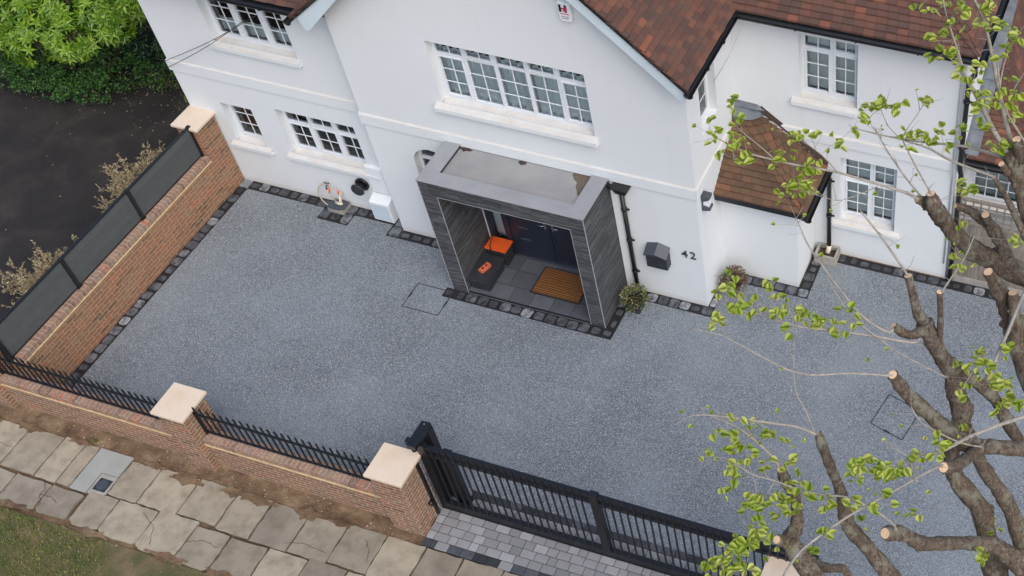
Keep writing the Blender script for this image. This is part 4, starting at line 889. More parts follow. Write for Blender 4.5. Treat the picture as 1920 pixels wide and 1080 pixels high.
# downpipes of the house
def downpipe(pts, brackets, r=.036, P=None):
    b = MB(); b.tube(pts, r, 12)
    for (x, y, z) in brackets: b.tube([(x, y, z-.025), (x, y, z+.025)], r*1.28, 12); b.box(x+r, x+r+.05, y-.005, y+.02, z-.012, z+.012)
    return b.build('downpipe', 'black', house)
downpipe([(-1.22, -.06, 2.35), (-1.22, -.06, .02)], [(-1.22, -.06, z) for z in (2.0, 1.3, .55)])
b = MB()
b.prism([(-1.33, -.16, 2.5), (-1.08, -.16, 2.5), (-1.12, -.13, 2.38), (-1.29, -.13, 2.38)], (0, .155, 0)); b.box(-1.43, -1.2, -.12, -.05, 2.44, 2.5)
b.box(-1.35, -1.06, -.175, -.0, 2.49, 2.515)
b.build('hopper_head', 'black', house, bevel=.008)
b = MB(); b.box(-1.42, -1.30, -.035, -.001, .02, 2.42); b.build('white_trunking', 'white', house)
downpipe([(1.55, 1.66, 1.93), (1.56, 1.68, 1.84), (1.56, 1.68, .22)], [(1.56, 1.68, z) for z in (1.8, 1.0)], .04)
downpipe([(3.72, 1.55, 4.8), (3.72, 1.60, 4.6), (3.63, 1.70, 4.4), (3.63, 1.70, 2.7), (3.66, 1.72, 2.5), (3.66, 1.72, .05)], [(3.63, 1.70, z) for z in (4.0, 3.1)]+[(3.66, 1.72, z) for z in (2.3, 1.4)], .04)
b = MB(); b.tube([(3.52, 1.745, 4.6), (3.52, 1.745, 2.76), (3.53, 1.70, 2.68), (3.53, 1.70, 2.5), (3.53, 1.745, 2.4), (3.53, 1.745, .4)], .009, 6); b.build('cable', 'trim', house)
b = MB(); b.tube([(1.63-2.75, .0, .14), (-1.12, -.02, .14)], .022, 8); b.build('overflow_pipe', 'trim', house)

# ------------------------------------------------------------ things on and against the house
t = thing('letterbox', 'dark grey wall letterbox with a sloping lid left of the number 42', 'letterbox', (-.72, 0, .86))
b = MB(); b.prism([(-.93, 0, .86), (-.93, -.15, .86), (-.93, -.15, 1.13), (-.93, 0, 1.2)], (.36, 0, 0)); b.build('body', 'darkplastic', t, bevel=.006)
b = MB(); V = [(-.95, .0, 1.27), (-.75, 0, 1.33), (-.55, 0, 1.27), (-.55, -.19, 1.17), (-.75, -.19, 1.23), (-.95, -.19, 1.17)]
b.poly(V+[(x, y, z-.02) for x, y, z in V], [(0, 5, 4, 1), (1, 4, 3, 2), (5, 11, 10, 4), (4, 10, 9, 3), (2, 3, 9, 8), (0, 6, 11, 5), (6, 7, 10, 11), (7, 8, 9, 10)]); b.face([(-.93, -.15, 1.13), (-.57, -.15, 1.13), (-.57, -.15, 1.155), (-.75, -.15, 1.2), (-.93, -.15, 1.155)])
b.build('lid', 'anthracite', t, bevel=.004)
b = MB(); b.tube([(-.9, -.15, 1.0), (-.9, -.156, 1.0)], .008, 8); b.build('lock', 'steel', t)
t = thing('house_number', 'raised dark metal numerals 42 on the white wall', 'house number', (-.24, 0, 1.14))
for ch, x in (('4', -.36), ('2', -.22)):
    b = MB(); text_faces(b, ch, .225, lambda x_, y_, d, x=x: (x+x_, -.012-d, 1.14+y_), .014, 0, .0005); b.build('digit', 'anthracite', t)
t = thing('wall_lamp', 'small grey up-and-down wall lamp at the corner of the porch bay', 'wall lamp', (0, .35, 2.1))
b = MB()
def lamp_half(z0, z1, y0=.12):
    b.prism([(0, y0, z0), (.13, y0, z0+(z1-z0)*.1), (.13, y0, z0+(z1-z0)*.55), (.02, y0, z1)], (0, .13, 0))
b.prism([(0.001, .15, 2.13), (.14, .15, 2.17), (.14, .15, 2.22), (.03, .15, 2.26), (.001, .15, 2.27)], (0, .13, 0)); b.prism([(0.001, .15, 2.33), (.03, .15, 2.33), (.14, .15, 2.40), (.14, .15, 2.45), (.001, .15, 2.46)], (0, .13, 0))
b.box(.001, .03, .16, .27, 2.2, 2.4)
b.build('body', 'anthracite', t, bevel=.006)
b = MB(); b.prism([(.03, .165, 2.262), (.12, .165, 2.235), (.12, .165, 2.37), (.03, .165, 2.328)], (0, .10, 0)); b.build('diffuser', 'white', t)
t = thing('alarm_box', 'white burglar alarm box with black letter and pink star under the gable', 'alarm box', (-1.6, 0, 5.46))
b = MB(); b.prism([(-1.69, 0, 5.84), (-1.50, 0, 5.84), (-1.50, 0, 5.56), (-1.535, 0, 5.52), (-1.655, 0, 5.52), (-1.69, 0, 5.56)], (0, -.075, 0)); b.build('cover', 'white', t, bevel=.012)
b = MB(); zt = 5.80
for x in (-1.67, -1.59): b.box(x, x+.035, -.078, -.0745, zt-.12, zt)
b.box(-1.635, -1.59, -.078, -.0745, zt-.075, zt-.05)
text_faces(b, 'ALARM', .036, lambda x_, y_, d: (-1.66+x_, -.077-d, 5.53+y_), .002) if False else None
for i in range(7): b.box(-1.655+.018*i, -1.645+.018*i, -.077, -.0745, 5.60, 5.614)
for i in range(5): b.box(-1.645+.02*i, -1.632+.02*i, -.077, -.0745, 5.57, 5.582)
b.build('print', 'ink', t)
b = MB(); st = []
for i in range(10):
    a = pi/2+i*pi/5; q = .055 if i % 2 == 0 else .022; st.append((-1.585+cos(a)*q, -.0785, zt-.07+sin(a)*q))
b.prism(st, (0, -.002, 0)); b.box(-1.66, -1.53, -.077, -.0745, 5.645, 5.66); b.build('star', 'red', t)
t = thing('meter_cabinet', 'tall slim white meter cabinet above the sloping lidded box', 'meter cabinet', (-6.05, .26, .62))
b = MB(); b.box(-6.24, -5.90, .215, .259, .60, 1.22); b.build('case', 'white', t, bevel=.004)
b = MB(); b.box(-6.225, -5.915, .205, .215, .62, 1.20); b.build('door', 'white', t, bevel=.003)
t = thing('gas_meter_box', 'white sloping topped meter box at the foot of the wall', 'meter box', (-6.1, .26, 0))
b = MB(); b.prism([(-6.30, .259, .02), (-6.30, .08, .02), (-6.30, .08, .46), (-6.30, .259, .53)], (.39, 0, 0)); b.build('case', 'white', t, bevel=.008)
b = MB(); b.box(-6.275, -5.935, .072, .08, .05, .43); b.build('door', 'fascia', t, bevel=.003)
t = thing('boiler_flue', 'round black boiler flue terminal on the white wall', 'flue', (-6.48, .26, .68))
b = MB(); b.tube([(-6.45, .26, .68), (-6.45, .22, .68)], .13, 20); b.tube([(-6.45, .22, .68), (-6.45, .10, .68), (-6.45, .085, .68)], [.085, .085, .07], 20); b.build('body', 'black', t)
b = MB(); b.tube([(-6.45, .10, .68), (-6.45, .07, .68)], [.125, .115], 20); b.tube([(-6.45, .07, .68), (-6.45, .055, .68)], [.06, .055], 16); b.build('terminal', 'darkplastic', t)
# tap, hose and drain
t = thing('garden_hose', 'beige hose looped on the outside tap by the white wall', 'hose', (-7.3, .2, .3))
b = MB(); cxh, czh = -7.17, .27
b.tube([(cxh+.23*cos(a), .19-.09*(1-sin(a))*.5, czh+.24*sin(a)) for a in [pi*.42+2*pi*i/30 for i in range(30)]], .010, 6)
b.tube([(-7.2, .17, .38), (-7.18, .17, .24), (-7.10, .16, .12), (-7.0, .13, .06)], .008, 6); b.build('hose', 'hose', t)
b = MB(); b.tube([(-7.2, .2, .40), (-7.19, .18, .31)], [.018, .02], 8); b.tube([(-6.98, .17, .42), (-6.97, .16, .35)], .017, 8); b.build('connector', 'orange', t)
t = thing('outside_tap', 'small brass tap on the wall above the hose loop', 'tap', (-7.2, .26, .47))
b = MB(); b.tube([(-7.2, .26, .46), (-7.2, .17, .46), (-7.2, .16, .41)], .014, 8); b.build('spout', 'anthracite', t)
b = MB(); b.tube([(-7.2, .2, .46), (-7.2, .2, .52)], .008, 6); b.bar((-7.24, .2, .52), (-7.16, .2, .52), .016); b.build('handle', 'anthracite', t)
t = thing('gully_surround', 'raised concrete drain gully with a slate cover and cream waste pipe', 'drain', (-7.0, .1, 0))
b = MB()
for q in ((-7.19, -6.88, .0, .04), (-7.19, -6.88, .21, .25), (-7.19, -7.15, .04, .21), (-6.92, -6.88, .04, .21)): b.box(*q, 0, .11)
b.build('kerb', 'concrete', t, bevel=.006)
b = MB(); b.prism([(-7.2, .01, .112), (-7.14, -.01, .112), (-6.93, -.005, .112), (-6.86, .03, .112), (-6.87, .22, .112), (-6.99, .235, .112), (-7.17, .2, .112)], (0, 0, .018)); b.build('slate_cover', 'anthracite', t, bevel=.003)
b = MB(); b.tube([(-6.98, .26, .30), (-6.97, .19, .33), (-6.96, .15, .30), (-6.97, .12, .2), (-7.0, .12, .14)], .02, 10); b.tube([(-7.08, .13, .15), (-7.0, .11, .15), (-6.94, .12, .16)], .024, 8); b.build('waste_pipe', 'pipe', t)
t = thing('drain_box', 'square concrete gully box with soil around the pipe foot', 'drain', (1.53, 1.6, 0))
b = MB()
for q in ((1.36, 1.74, 1.46, 1.5), (1.36, 1.74, 1.72, 1.76), (1.36, 1.4, 1.5, 1.72), (1.7, 1.74, 1.5, 1.72)): b.box(*q, 0, .2)
b.build('kerb', 'concrete', t, bevel=.006)
b = MB(); b.box(1.4, 1.7, 1.5, 1.72, .02, .12); b.build('soil', 'leafdirt', t)
b = MB(); b.tube([(1.56, 1.68, .27), (1.56, 1.67, .19), (1.55, 1.62, .13)], .043, 10); b.build('pipe_shoe', 'pipe', t)

# in the porch
o = MB(); o.box(-2.92, -2.02, -.66, -.06, .063, .072); t = thing('door_mat', 'brown ribbed coir mat with a black rubber edge in the porch', 'door mat', (-2.45, -.35, .063))
o.build('rubber_edge', 'rubber', t)
b = MB()
for i in range(26): x = -2.89; y = -.635+i*.0212; b.box(x, -2.05, y, y+.015, .072, .084, 0)
b.build('coir_pile', 'coir', t)
t = thing('storage_box', 'black lidded plastic storage box on the porch floor', 'storage box', (-3.65, -.6, .062))
b = MB()
def tub(x0, x1, y0, y1, z0, z1, tp, mi=0):
    V = [(x0+tp, y0+tp, z0), (x1-tp, y0+tp, z0), (x1-tp, y1-tp, z0), (x0+tp, y1-tp, z0), (x0, y0, z1), (x1, y0, z1), (x1, y1, z1), (x0, y1, z1)]; b.poly(V, MB.BF, mi)
tub(-3.9, -3.52, -.88, -.3, .062, .30, .03); b.build('body', 'darkplastic', t, bevel=.02)
b = MB(); b.box(-3.915, -3.505, -.895, -.285, .30, .33); b.box(-3.87, -3.55, -.85, -.33, .33, .34); b.build('lid', 'darkplastic', t, bevel=.014)
t = thing('brick', 'loose red brick with two holes lying on the storage box', 'brick', (-3.7, -.6, .34))
b = MB(); ca, sa = cos(1.25), sin(1.25)
ring = [(-.105, -.045), (.105, -.045), (.105, .045), (-.105, .045)]
def bp(u, v, z): return (-3.7+u*ca-v*sa, -.62+u*sa+v*ca, z)
b.poly([bp(u, v, .341) for u, v in ring]+[bp(u, v, .40) for u, v in ring], MB.BF); b.build('body', 'clay', t, bevel=.004)
b = MB()
for u in (-.04, .04): b.tube([bp(u, 0, .3995), bp(u, 0, .4015)], .020, 12)
b.build('hole', 'ink', t)
t = thing('crate', 'dark crate with a bright orange lid and a carry handle', 'crate', (-3.62, -.12, .062))
b = MB(); tub(-3.86, -3.5, -.26, .0, .062, .42, .02); b.build('body', 'darkplastic', t, bevel=.008)
b = MB(); b.box(-3.875, -3.49, -.27, .01, .42, .45, 0); b.box(-3.81, -3.55, -.21, -.05, .45, .458, 0)
for k in range(4): b.box(-3.895, -3.872, -.25+.07*k, -.22+.07*k, .425, .445, 0)
b.build('lid', 'orange', t, bevel=.006)
b = MB(); b.tube([(-3.76, -.275, .40), (-3.76, -.27, .50), (-3.745, -.2, .62), (-3.745, -.06, .62), (-3.76, .015, .5), (-3.76, .018, .4)], .009, 6); b.build('handle', 'rubber', t)

# potted plants
def leafquad(mb, p, d, up, L, Wd, mi=0, fold=.25):
    d = d.normalized(); sx = d.cross(up)
    if sx.length < .05: sx = d.cross(Vector((1, 0, .1)))
    sx.normalize(); n = sx.cross(d)
    a = p; m1 = p+d*L*.45+sx*Wd*.5+n*Wd*fold; m2 = p+d*L*.45-sx*Wd*.5+n*Wd*fold; m0 = p+d*L*.45; tip = p+d*L-n*L*.12
    mb.poly([a, m1, tip, m2, m0], [(0, 1, 4), (1, 2, 4), (2, 3, 4), (3, 0, 4)], mi)
def rdir(zmin=-.2):
    while 1:
        v = Vector((random.gauss(0, 1), random.gauss(0, 1), random.gauss(0, 1)))
        if v.length > .1:
            v.normalize()
            if v.z > zmin: return v
def potplant(x, y, label, leafmats, R, H, potmat='darkplastic', sq=.15, group=None, n=420):
    t = thing('potted_plant', label, 'potted plant', (x, y, 0))
    b = MB(); V = []
    for z, s_ in ((0, .8), (.2, 1), (.2, .88), (.05, .75)): V += [(x+i*sq*s_, y+j*sq*s_, z+.006) for i, j in ((-1, -1), (1, -1), (1, 1), (-1, 1))]
    F = [(3, 2, 1, 0)]
    for k in range(3): F += [(4*k+i, 4*k+(i+1) % 4, 4*k+4+(i+1) % 4, 4*k+4+i) for i in range(4)]
    F.append((12, 13, 14, 15)); b.poly(V, F); b.build('pot', potmat, t, bevel=.004)
    b = MB(); b.box(x-.12, x+.12, y-.12, y+.12, .1, .17)
    for _ in range(14):
        d = rdir(.4); b.tube([(x, y, .15), tuple(Vector((x, y, .15))+d*R*.5), tuple(Vector((x, y, .15))+Vector((d.x*R, d.y*R, d.z*H)))], [.006, .005, .002], 4, 0)
    b.build('stems', 'leafdirt', t)
    b = MB()
    for _ in range(n):
        d = rdir(0); q = random.uniform(.45, 1)**.6; p = Vector((x+d.x*R*q, y+d.y*R*q, .18+d.z*H*q))
        leafquad(b, p, (d+rdir(-1)*.8), rdir(-1), random.uniform(.035, .07), random.uniform(.02, .034), 0 if random.random() < .8 else 1)
    b.build('foliage', leafmats, t)
potplant(-1.13, -.38, 'green leafy plant in a square dark pot by the porch side and black downpipe', ['flowerleaf', 'dryleaf'], .24, .30)
potplant(.30, .46, 'bronze leaved plant in a pot in the corner below the small tiled roof', ['redleaf', 'flowerleaf'], .24, .36, 'concrete')

# telephone wires
for k, (a, c) in enumerate((((-9.52, .2, 2.68), (-6.95, -.02, 4.36)), ((-9.50, .19, 2.56), (-7.2, -.02, 4.22)))):
    b = MB(); A, C_ = Vector(a), Vector(c); pts = [A.lerp(C_, i/10)-Vector((0, 0, .05*sin(pi*i/10))) for i in range(11)]
    b.tube(pts, .0055, 5); o = b.build('overhead_wire', 'darkplastic', loc=A)
    tag(o, ['upper thin dark wire crossing the left wing to its eaves', 'lower thin dark wire crossing the left wing to its eaves'][k], 'wire')
b = MB(); b.tube([(.30, 1.45, 4.72), (.15, 1.2, 4.3), (.02, .95, 4.05)], .005, 5); b.build('cable', 'trim', house)

# ------------------------------------------------------------ covers in the ground
def tray(label, pts, name='manhole_cover', handle=((.5, 0), (.5, 1))):
    P = [Vector((*p, 0)) for p in pts]; c = sum(P, Vector())/4; t = thing(name, label, 'manhole cover', (c.x, c.y, 0)); b = MB()
    for i in range(4): b.bar(P[i]+Vector((0, 0, .002)), P[(i+1) % 4]+Vector((0, 0, .002)), .012, .008)
    b.build('frame', 'darkplastic', t); b = MB()
    for i, f in handle:
        p = P[i].lerp(P[(i+1) % 4], f); d = (P[(i+1) % 4]-P[i]).normalized(); b.bar(p-d*.055+Vector((0, 0, .004)), p+d*.055+Vector((0, 0, .004)), .026, .009)
    b.build('lifting_slot', 'ink', t)
tray('recessed cover with black outline in the drive left of the porch', [(-4.83, -1.0), (-4.83, -1.52), (-4.17, -1.52), (-4.17, -1.0)], handle=((0, .5), (2, .5)))
tray('recessed cover with black outline in the drive behind the cut branch', [(3.33, -.80), (3.20, -1.40), (3.74, -1.55), (3.87, -.96)], handle=((1, .5),))
t = thing('water_cover', 'small black round lid in a square frame set in the paving', 'water cover', (-7.26, -5.9, .0))
b = MB(); b.box(-7.41, -7.13, -6.06, -5.72, -.02, .016); b.build('bedding', 'concrete', t)
b = MB(); b.box(-7.37, -7.16, -5.99, -5.79, .01, .024); b.build('frame', 'darkplastic', t, bevel=.004)
b = MB(); b.tube([(-7.265, -5.89, .024), (-7.265, -5.89, .030)], .085, 20); b.tube([(-7.265, -5.89, .03), (-7.265, -5.89, .033)], .06, 16); b.build('lid', 'anthracite', t)

# ------------------------------------------------------------ boundary walls, pillars, railings
def pillar(x0, x1, y0, y1, zt, label, over=.045, mat='brick', cap_t=.055):
    t = thing('brick_pillar', label, 'pillar', ((x0+x1)/2, (y0+y1)/2, 0))
    b = MB(); b.box(x0, x1, y0, y1, -.03, zt-cap_t); b.build('shaft', mat, t, bevel=.006)
    b = MB(); b.box(x0-over, x1+over, y0-over, y1+over, zt-cap_t, zt); b.build('cap', 'sandstone', t, bevel=.008)
pillar(-9.93, -9.50, -5.15, -4.70, 1.34, 'brick pillar at the left end of the street wall, mostly cut off')
pillar(-6.29, -5.84, -5.16, -4.69, 1.35, 'brick pillar with pale stone cap between the two railed walls')
pillar(-2.82, -2.33, -5.18, -4.71, 1.42, 'brick pillar with pale stone cap beside the black gate')
pillar(2.8, 3.28, -5.18, -4.68, 1.42, 'brick pillar with pale stone cap under the tree at the far gate end')
pillar(-9.52, -9.09, -.21, .24, 1.64, 'tall brick pillar with sandstone cap against the house corner', .045, 'brick_warm')
def low_wall(p0, p1, th, h, label, alongx, mat, step=.0765):
    """wall with creasing course and brick-on-edge coping; p0, p1 along the run, th = (a, b) across"""
    loc = ((p0+p1)/2, (th[0]+th[1])/2, 0) if alongx else ((th[0]+th[1])/2, (p0+p1)/2, 0)
    t = thing('garden_wall', label, 'wall', loc); zc = h-.11
    def bx(mb, a, c, e, f, z0, z1, mi=0, r=None):
        if alongx: mb.box(a, c, e, f, z0, z1, mi, r)
        else: mb.box(e, f, a, c, z0, z1, mi, r)
    b = MB(); bx(b, p0, p1, th[0], th[1], -.04, zc-.025); b.build('brickwork', mat, t)
    b = MB(); bx(b, p0, p1, th[0]-.02, th[1]+.02, zc-.025, zc); b.build('creasing', 'creasing', t, bevel=.008)
    b = MB(); bx(b, p0, p1, th[0]+.006, th[1]-.006, zc, h-.008, 1); n = int((p1-p0)/step); st = (p1-p0)/n
    for i in range(n):
        q = p0+i*st; j = random.uniform(-.003, .003)
        bx(b, q+.005, q+st-.005, th[0]+j-.003, th[1]+j+.003, zc+.002, h+random.uniform(-.002, .003), 0)
    b.build('coping', ['coping', 'mortar'], t, bevel=.006)
low_wall(-9.5, -6.29, (-5.07, -4.86), .66, 'left stretch of low street wall topped with black railings', True, 'brick')
low_wall(-5.84, -2.82, (-5.07, -4.86), .70, 'low street wall between the two stone capped pillars', True, 'brick')
low_wall(-4.86, -.21, (-9.31, -9.10), 1.0, 'long side wall of orange brick below the grey fence panels', False, 'brick_warm')
# grey fence on the side wall
t = thing('side_fence', 'grey composite board fence with black posts on the side wall', 'fence', (-9.22, -2.5, 1.0))
for (y0, y1) in ((-4.84, -3.40), (-3.33, -1.85), (-1.78, -.24)):
    b = MB()
    for k in range(4): b.box(-9.235, -9.215, y0, y1, 1.03+.15*k, 1.03+.15*k+.148)
    b.build('panel', 'composite', t)
    b = MB(); b.box(-9.245, -9.205, y0, y1, 1.63, 1.66); b.box(-9.24, -9.21, y0, y1, 1.005, 1.03); b.build('rail', 'black', t)
for y in (-4.86, -3.365, -1.815, -.225):
    b = MB(); b.box(-9.255, -9.195, y-.032, y+.032, 1.003, 1.665, 0); b.box(-9.27, -9.18, y-.05, y+.05, 1.003, 1.012, 0); b.build('post', 'black', t, bevel=.003)
# railings
def barmesh(zb, zt, tip=True, r=.0095):
    b = MB(); b.box(-r, r, -r, r, zb, zt-.05)
    if tip:
        V = [(-r*1.7, -r*.8, zt-.05), (r*1.7, -r*.8, zt-.05), (r*1.7, r*.8, zt-.05), (-r*1.7, r*.8, zt-.05), (0, 0, zt)]
        b.poly(V, [(3, 2, 1, 0), (0, 1, 4), (1, 2, 4), (2, 3, 4), (3, 0, 4)])
    return b
def railing(x0, x1, zb, zt, label):
    t = thing('railing', label, 'railing', ((x0+x1)/2, -4.965, zb), 'black railings on the street wall'); y = -4.965
    for z, h in ((zb+.07, .02), (zt-.2, .024)):
        b = MB(); b.box(x0, x1, y-.016, y+.016, z-h/2, z+h/2); b.build('rail', 'blackmetal', t)
    first = None; n = int((x1-x0-.06)/.1116)
    for i in range(n+1):
        x = x0+.05+i*(x1-x0-.1)/n
        if first is None: first = barmesh(.04, zt-zb).build('bar', 'blackmetal'); o = first
        else: o = first.copy(); COL.objects.link(o)
        o.parent = t; o.location = (x-t.location.x, 0, 0)
    b = MB()
    for x in (x0+.008, x1-.008): b.box(x-.012, x+.012, y-.012, y+.012, zb-.01, zt-.15)
    b.build('end_post', 'blackmetal', t)
railing(-9.49, -6.3, .67, 1.33, 'spiked black railing left of the middle stone capped pillar')
railing(-5.83, -2.83, .71, 1.41, 'spiked black railing between the middle pillar and the gate pillar')

# sliding gate
GY = -4.66; t = thing('sliding_gate', 'long black barred sliding gate across the drive entrance', 'gate', (.2, GY, 0.02))
gx0, gx1 = -2.30, 3.4
b = MB(); b.box(gx0, gx1, GY-.04, GY+.04, .035, .19); b.box(gx0, gx1, GY-.05, GY-.04, .03, .05); b.build('bottom_rail', 'blackmetal', t, bevel=.004)
for z in (1.44, 1.60): b = MB(); b.box(gx0, gx1, GY-.03, GY+.03, z-.03, z+.03); b.build('top_rail', 'blackmetal', t, bevel=.003)
for x in (gx0, .26, gx1-.1): b = MB(); b.box(x, x+.12, GY-.042, GY+.042, .19, 1.66); b.build('upright', 'blackmetal', t, bevel=.004)
first = None; n = 0; x = gx0+.22
while x < gx1-.15:
    if not (.2 < x < .42):
        if first is None: first = barmesh(.15, 1.67-.02).build('bar', 'blackmetal'); o = first
        else: o = first.copy(); COL.objects.link(o)
        o.parent = t; o.location = (x-t.location.x, -.034, 0)
    x += .1105
b = MB()
for i in range(24): b.box(-1.0+i*.18, -1.0+i*.18+.10, GY+.045, GY+.06, .05, .075)
b.build('rack', 'blackmetal', t)
t = thing('gate_guide_post', 'tall black gate guide frame standing behind the gate pillar', 'post', (-2.3, -4.5, 0))
b = MB(); b.box(-2.36, -2.20, -4.50, -4.38, 0, 1.70); b.build('post', 'blackmetal', t, bevel=.004)
b = MB(); b.box(-2.35, -2.21, -4.80, -4.38, 1.70, 1.78); b.box(-2.42, -2.35, -4.74, -4.66, 1.66, 1.75); b.build('arm', 'blackmetal', t, bevel=.004)
b = MB(); b.tube([(-2.28, -4.76, 1.62), (-2.28, -4.76, 1.71)], .035, 14); b.tube([(-2.28, -4.56, 1.62), (-2.28, -4.56, 1.71)], .035, 14); b.build('roller', 'rubber', t)
b = MB(); b.tube([(-2.28, -4.43, 1.78), (-2.28, -4.43, 1.788)], .012, 10); b.build('bolt', 'steel', t)
b = MB(); b.box(-2.10, -1.97, -4.57, -4.44, 0, 1.30); b.box(-2.14, -1.93, -4.60, -4.42, 0, .05); b.build('motor_post', 'blackmetal', t, bevel=.006)
t = thing('gate_stop', 'black latch channel fixed to the gate pillar side', 'latch', (-2.3, -4.9, 0))
b = MB(); b.box(-2.329, -2.29, -4.82, -4.78, 0.02, 1.36); b.build('channel', 'blackmetal', t)
b = MB(); b.tube([(-2.329, -4.85, .38), (-2.28, -4.85, .38)], .04, 14); b.build('intercom', 'black', t)

# ------------------------------------------------------------ right side: timber fence, lean-to of the next house
t = thing('timber_fence', 'weathered grey timber fence with trellis top beside the house', 'fence', (4.4, 1.8, 0)); FY = 1.80
for (x, z1) in ((3.66, 1.98), (5.48, 1.98)): b = MB(); b.box(x-.045, x+.045, FY-.045, FY+.045, 0, z1); b.build('post', 'timber', t, bevel=.004)
b = MB(); x = 3.71
while x < 5.43:
    w_ = .1; b.box(x, x+w_-.004, FY-.012+random.uniform(-.003, .003), FY+.01, .14, 1.42); x += w_
b.build('boards', 'timber', t)
b = MB(); b.box(3.71, 5.43, FY-.02, FY+.02, 0, .135); b.build('gravel_board', 'concrete', t, bevel=.005)
b = MB(); b.box(3.71, 5.43, FY-.03, FY+.03, 1.42, 1.46); b.box(3.71, 5.43, FY-.03, FY+.03, 1.93, 1.97)
for i in range(14): b.box(3.76+i*.125, 3.785+i*.125, FY-.012, FY, 1.46, 1.93)
for z in (1.56, 1.68, 1.80): b.box(3.71, 5.43, FY+.001, FY+.013, z, z+.025)
b.build('trellis', 'timber', t)
nh = thing('side_extension', 'neighbouring lean-to with brown tiled roof and blinds behind the timber fence', 'extension', (4.7, 4, 0))
b = MB(); wall_grid(b, PY(2.55), 3.575, 4.85, 0, 2.4, [(3.68, 4.75, 1.2, 2.14)]); wall_grid(b, PX(4.85), 2.55, 9, 0, 2.4, []); b.build('wall', 'render', nh)
_h = house; house = nh; window(PY(2.55), (3.68, 4.75, 1.2, 2.14), [1], None, (5, 4), depth=.05, dress='blind', sill_over=(.03, .03)); house = _h
b = MB(); swept(b, 3.62, 5.05, 2.28, 9.0, 2.36, .60, 1.40, r0=.06, rk=.5)
b.build('roof', ['tile', 'black'], nh)
b = MB()
for i in range(14):
    y0, y1 = 2.3+i*.36, 2.3+(i+1)*.36-.004; z0, z1 = 2.36+(y0-2.28)*.6, 2.36+(y1-2.28)*.6; e = .003*(i % 2)
    b.prism([(3.576, y0, z0+.13), (3.576, y1, z1+.13), (3.60, y1, z1+.06), (3.60, y0, z0+.06)], (.006, 0, 0)); b.prism([(3.60, y0, z0+.045+e), (3.60, y1, z1+.045+e), (3.80, y1, z1+.042+e), (3.80, y0, z0+.042+e)], (0, 0, .006))
b.build('lead_flashing', 'lead', nh)
_g = gutter([(3.62, 2.22, 2.31), (5.12, 2.22, 2.31)], nh); b = MB(); b.box(3.6, 4.98, 2.3, 2.54, 2.2, 2.33); b.build('fascia', 'black', nh)

# ------------------------------------------------------------ shrubs
def shrub(name, label, cat, base, blobs, mats, n, L, Wd, spread=.75, whorl=0, trunk=True, group=None, up=.25, n2=None):
    t = thing(name, label, cat, base, group); B = Vector(base)
    b = MB()
    for (c, r) in blobs:
        c = Vector(c); m = B.lerp(c, .5)+Vector((random.uniform(-.1, .1), random.uniform(-.1, .1), .1))
        b.tube([B, m, c], [.05, .035, .015], 6)
        for _ in range(7):
            d = rdir(-.3); b.tube([c, c+Vector((d.x*r[0], d.y*r[1], d.z*r[2]))*.8], [.015, .005], 4)
    b.build('branches', 'bark', t)
    b = MB(); tot = sum(r[0]*r[1]+r[1]*r[2] for c, r in blobs)
    for (c, r) in blobs:
        c = Vector(c); k = int(n*(r[0]*r[1]+r[1]*r[2])/tot)
        # clumps make the outline uneven
        cl = [(rdir(-.6), random.uniform(.10, .26)) for _ in range(16)]
        for _ in range(k):
            if random.random() < .8: d0, s_ = random.choice(cl); d = (d0+rdir(-1)*s_*1.6).normalized()
            else: d = rdir(-.8)
            q = random.uniform(.55, 1.0)**.5; p = c+Vector((d.x*r[0], d.y*r[1], d.z*r[2]))*q
            if whorl:
                ax = (d+Vector((0, 0, up))+rdir(-1)*.35).normalized(); s1 = ax.cross(Vector((.3, .2, 1))).normalized(); s2 = ax.cross(s1); rv = random.uniform(.1, 1)*.999; a0 = random.uniform(0, 6)
                for j in range(whorl):
                    a = a0+2*pi*j/whorl; dd = (s1*cos(a)+s2*sin(a))+ax*random.uniform(.2, .6); before = len(b.r)
                    leafquad(b, p, dd, ax, L*random.uniform(.7, 1.1), Wd*random.uniform(.8, 1.1), 0)
                    for z in range(before, len(b.r)): b.r[z] = min(1, max(0, rv+random.uniform(-.2, .2)))
            else: leafquad(b, p, d*.6+rdir(-1), rdir(-1), L*random.uniform(.6, 1.2), Wd*random.uniform(.7, 1.2), random.choice(range(len(mats))) if len(mats) > 1 else 0)
    b.build('foliage', mats, t)
shrub('laurel_bush', 'large bright green laurel bush with whorled leaves beyond the neighbouring drive', 'bush', (-13.3, 2.1, -.01),
      [((-13.7, 1.3, 1.9), (.7, .55, .5)), ((-12.9, 1.6, 1.95), (.65, .5, .5)), ((-13.3, .85, 1.65), (.55, .4, .35)), ((-12.6, 1.05, 1.75), (.5, .4, .35)), ((-12.2, 1.55, 1.9), (.55, .4, .4)), ((-12.0, 2.0, 2.1), (.5, .4, .4)), ((-14.3, .95, 1.7), (.7, .5, .45)), ((-13.7, 2.1, 2.3), (.9, .7, .5)), ((-12.5, 2.5, 2.3), (.8, .6, .5)), ((-14.9, 1.6, 1.8), (.8, .6, .5)), ((-11.7, 1.75, 2.35), (.3, .25, .2))],
      ['laurel'], 3000, .165, .058, whorl=6)
shrub('dark_shrub', 'low dark green shrub in front of the bright laurel', 'shrub', (-14.0, 1.75, -.01),
      [((-15.2, 1.4, .75), (.8, .5, .7)), ((-14.3, 1.3, .6), (.7, .5, .6)), ((-13.5, 1.4, .6), (.65, .5, .6)), ((-12.8, 1.65, .6), (.6, .45, .55)), ((-14.7, 1.05, .4), (.7, .3, .4)), ((-13.9, 1.05, .4), (.6, .3, .4)), ((-13.1, 1.2, .35), (.5, .3, .35))],
      ['darkleaf', 'midleaf'], 17000, .06, .034)
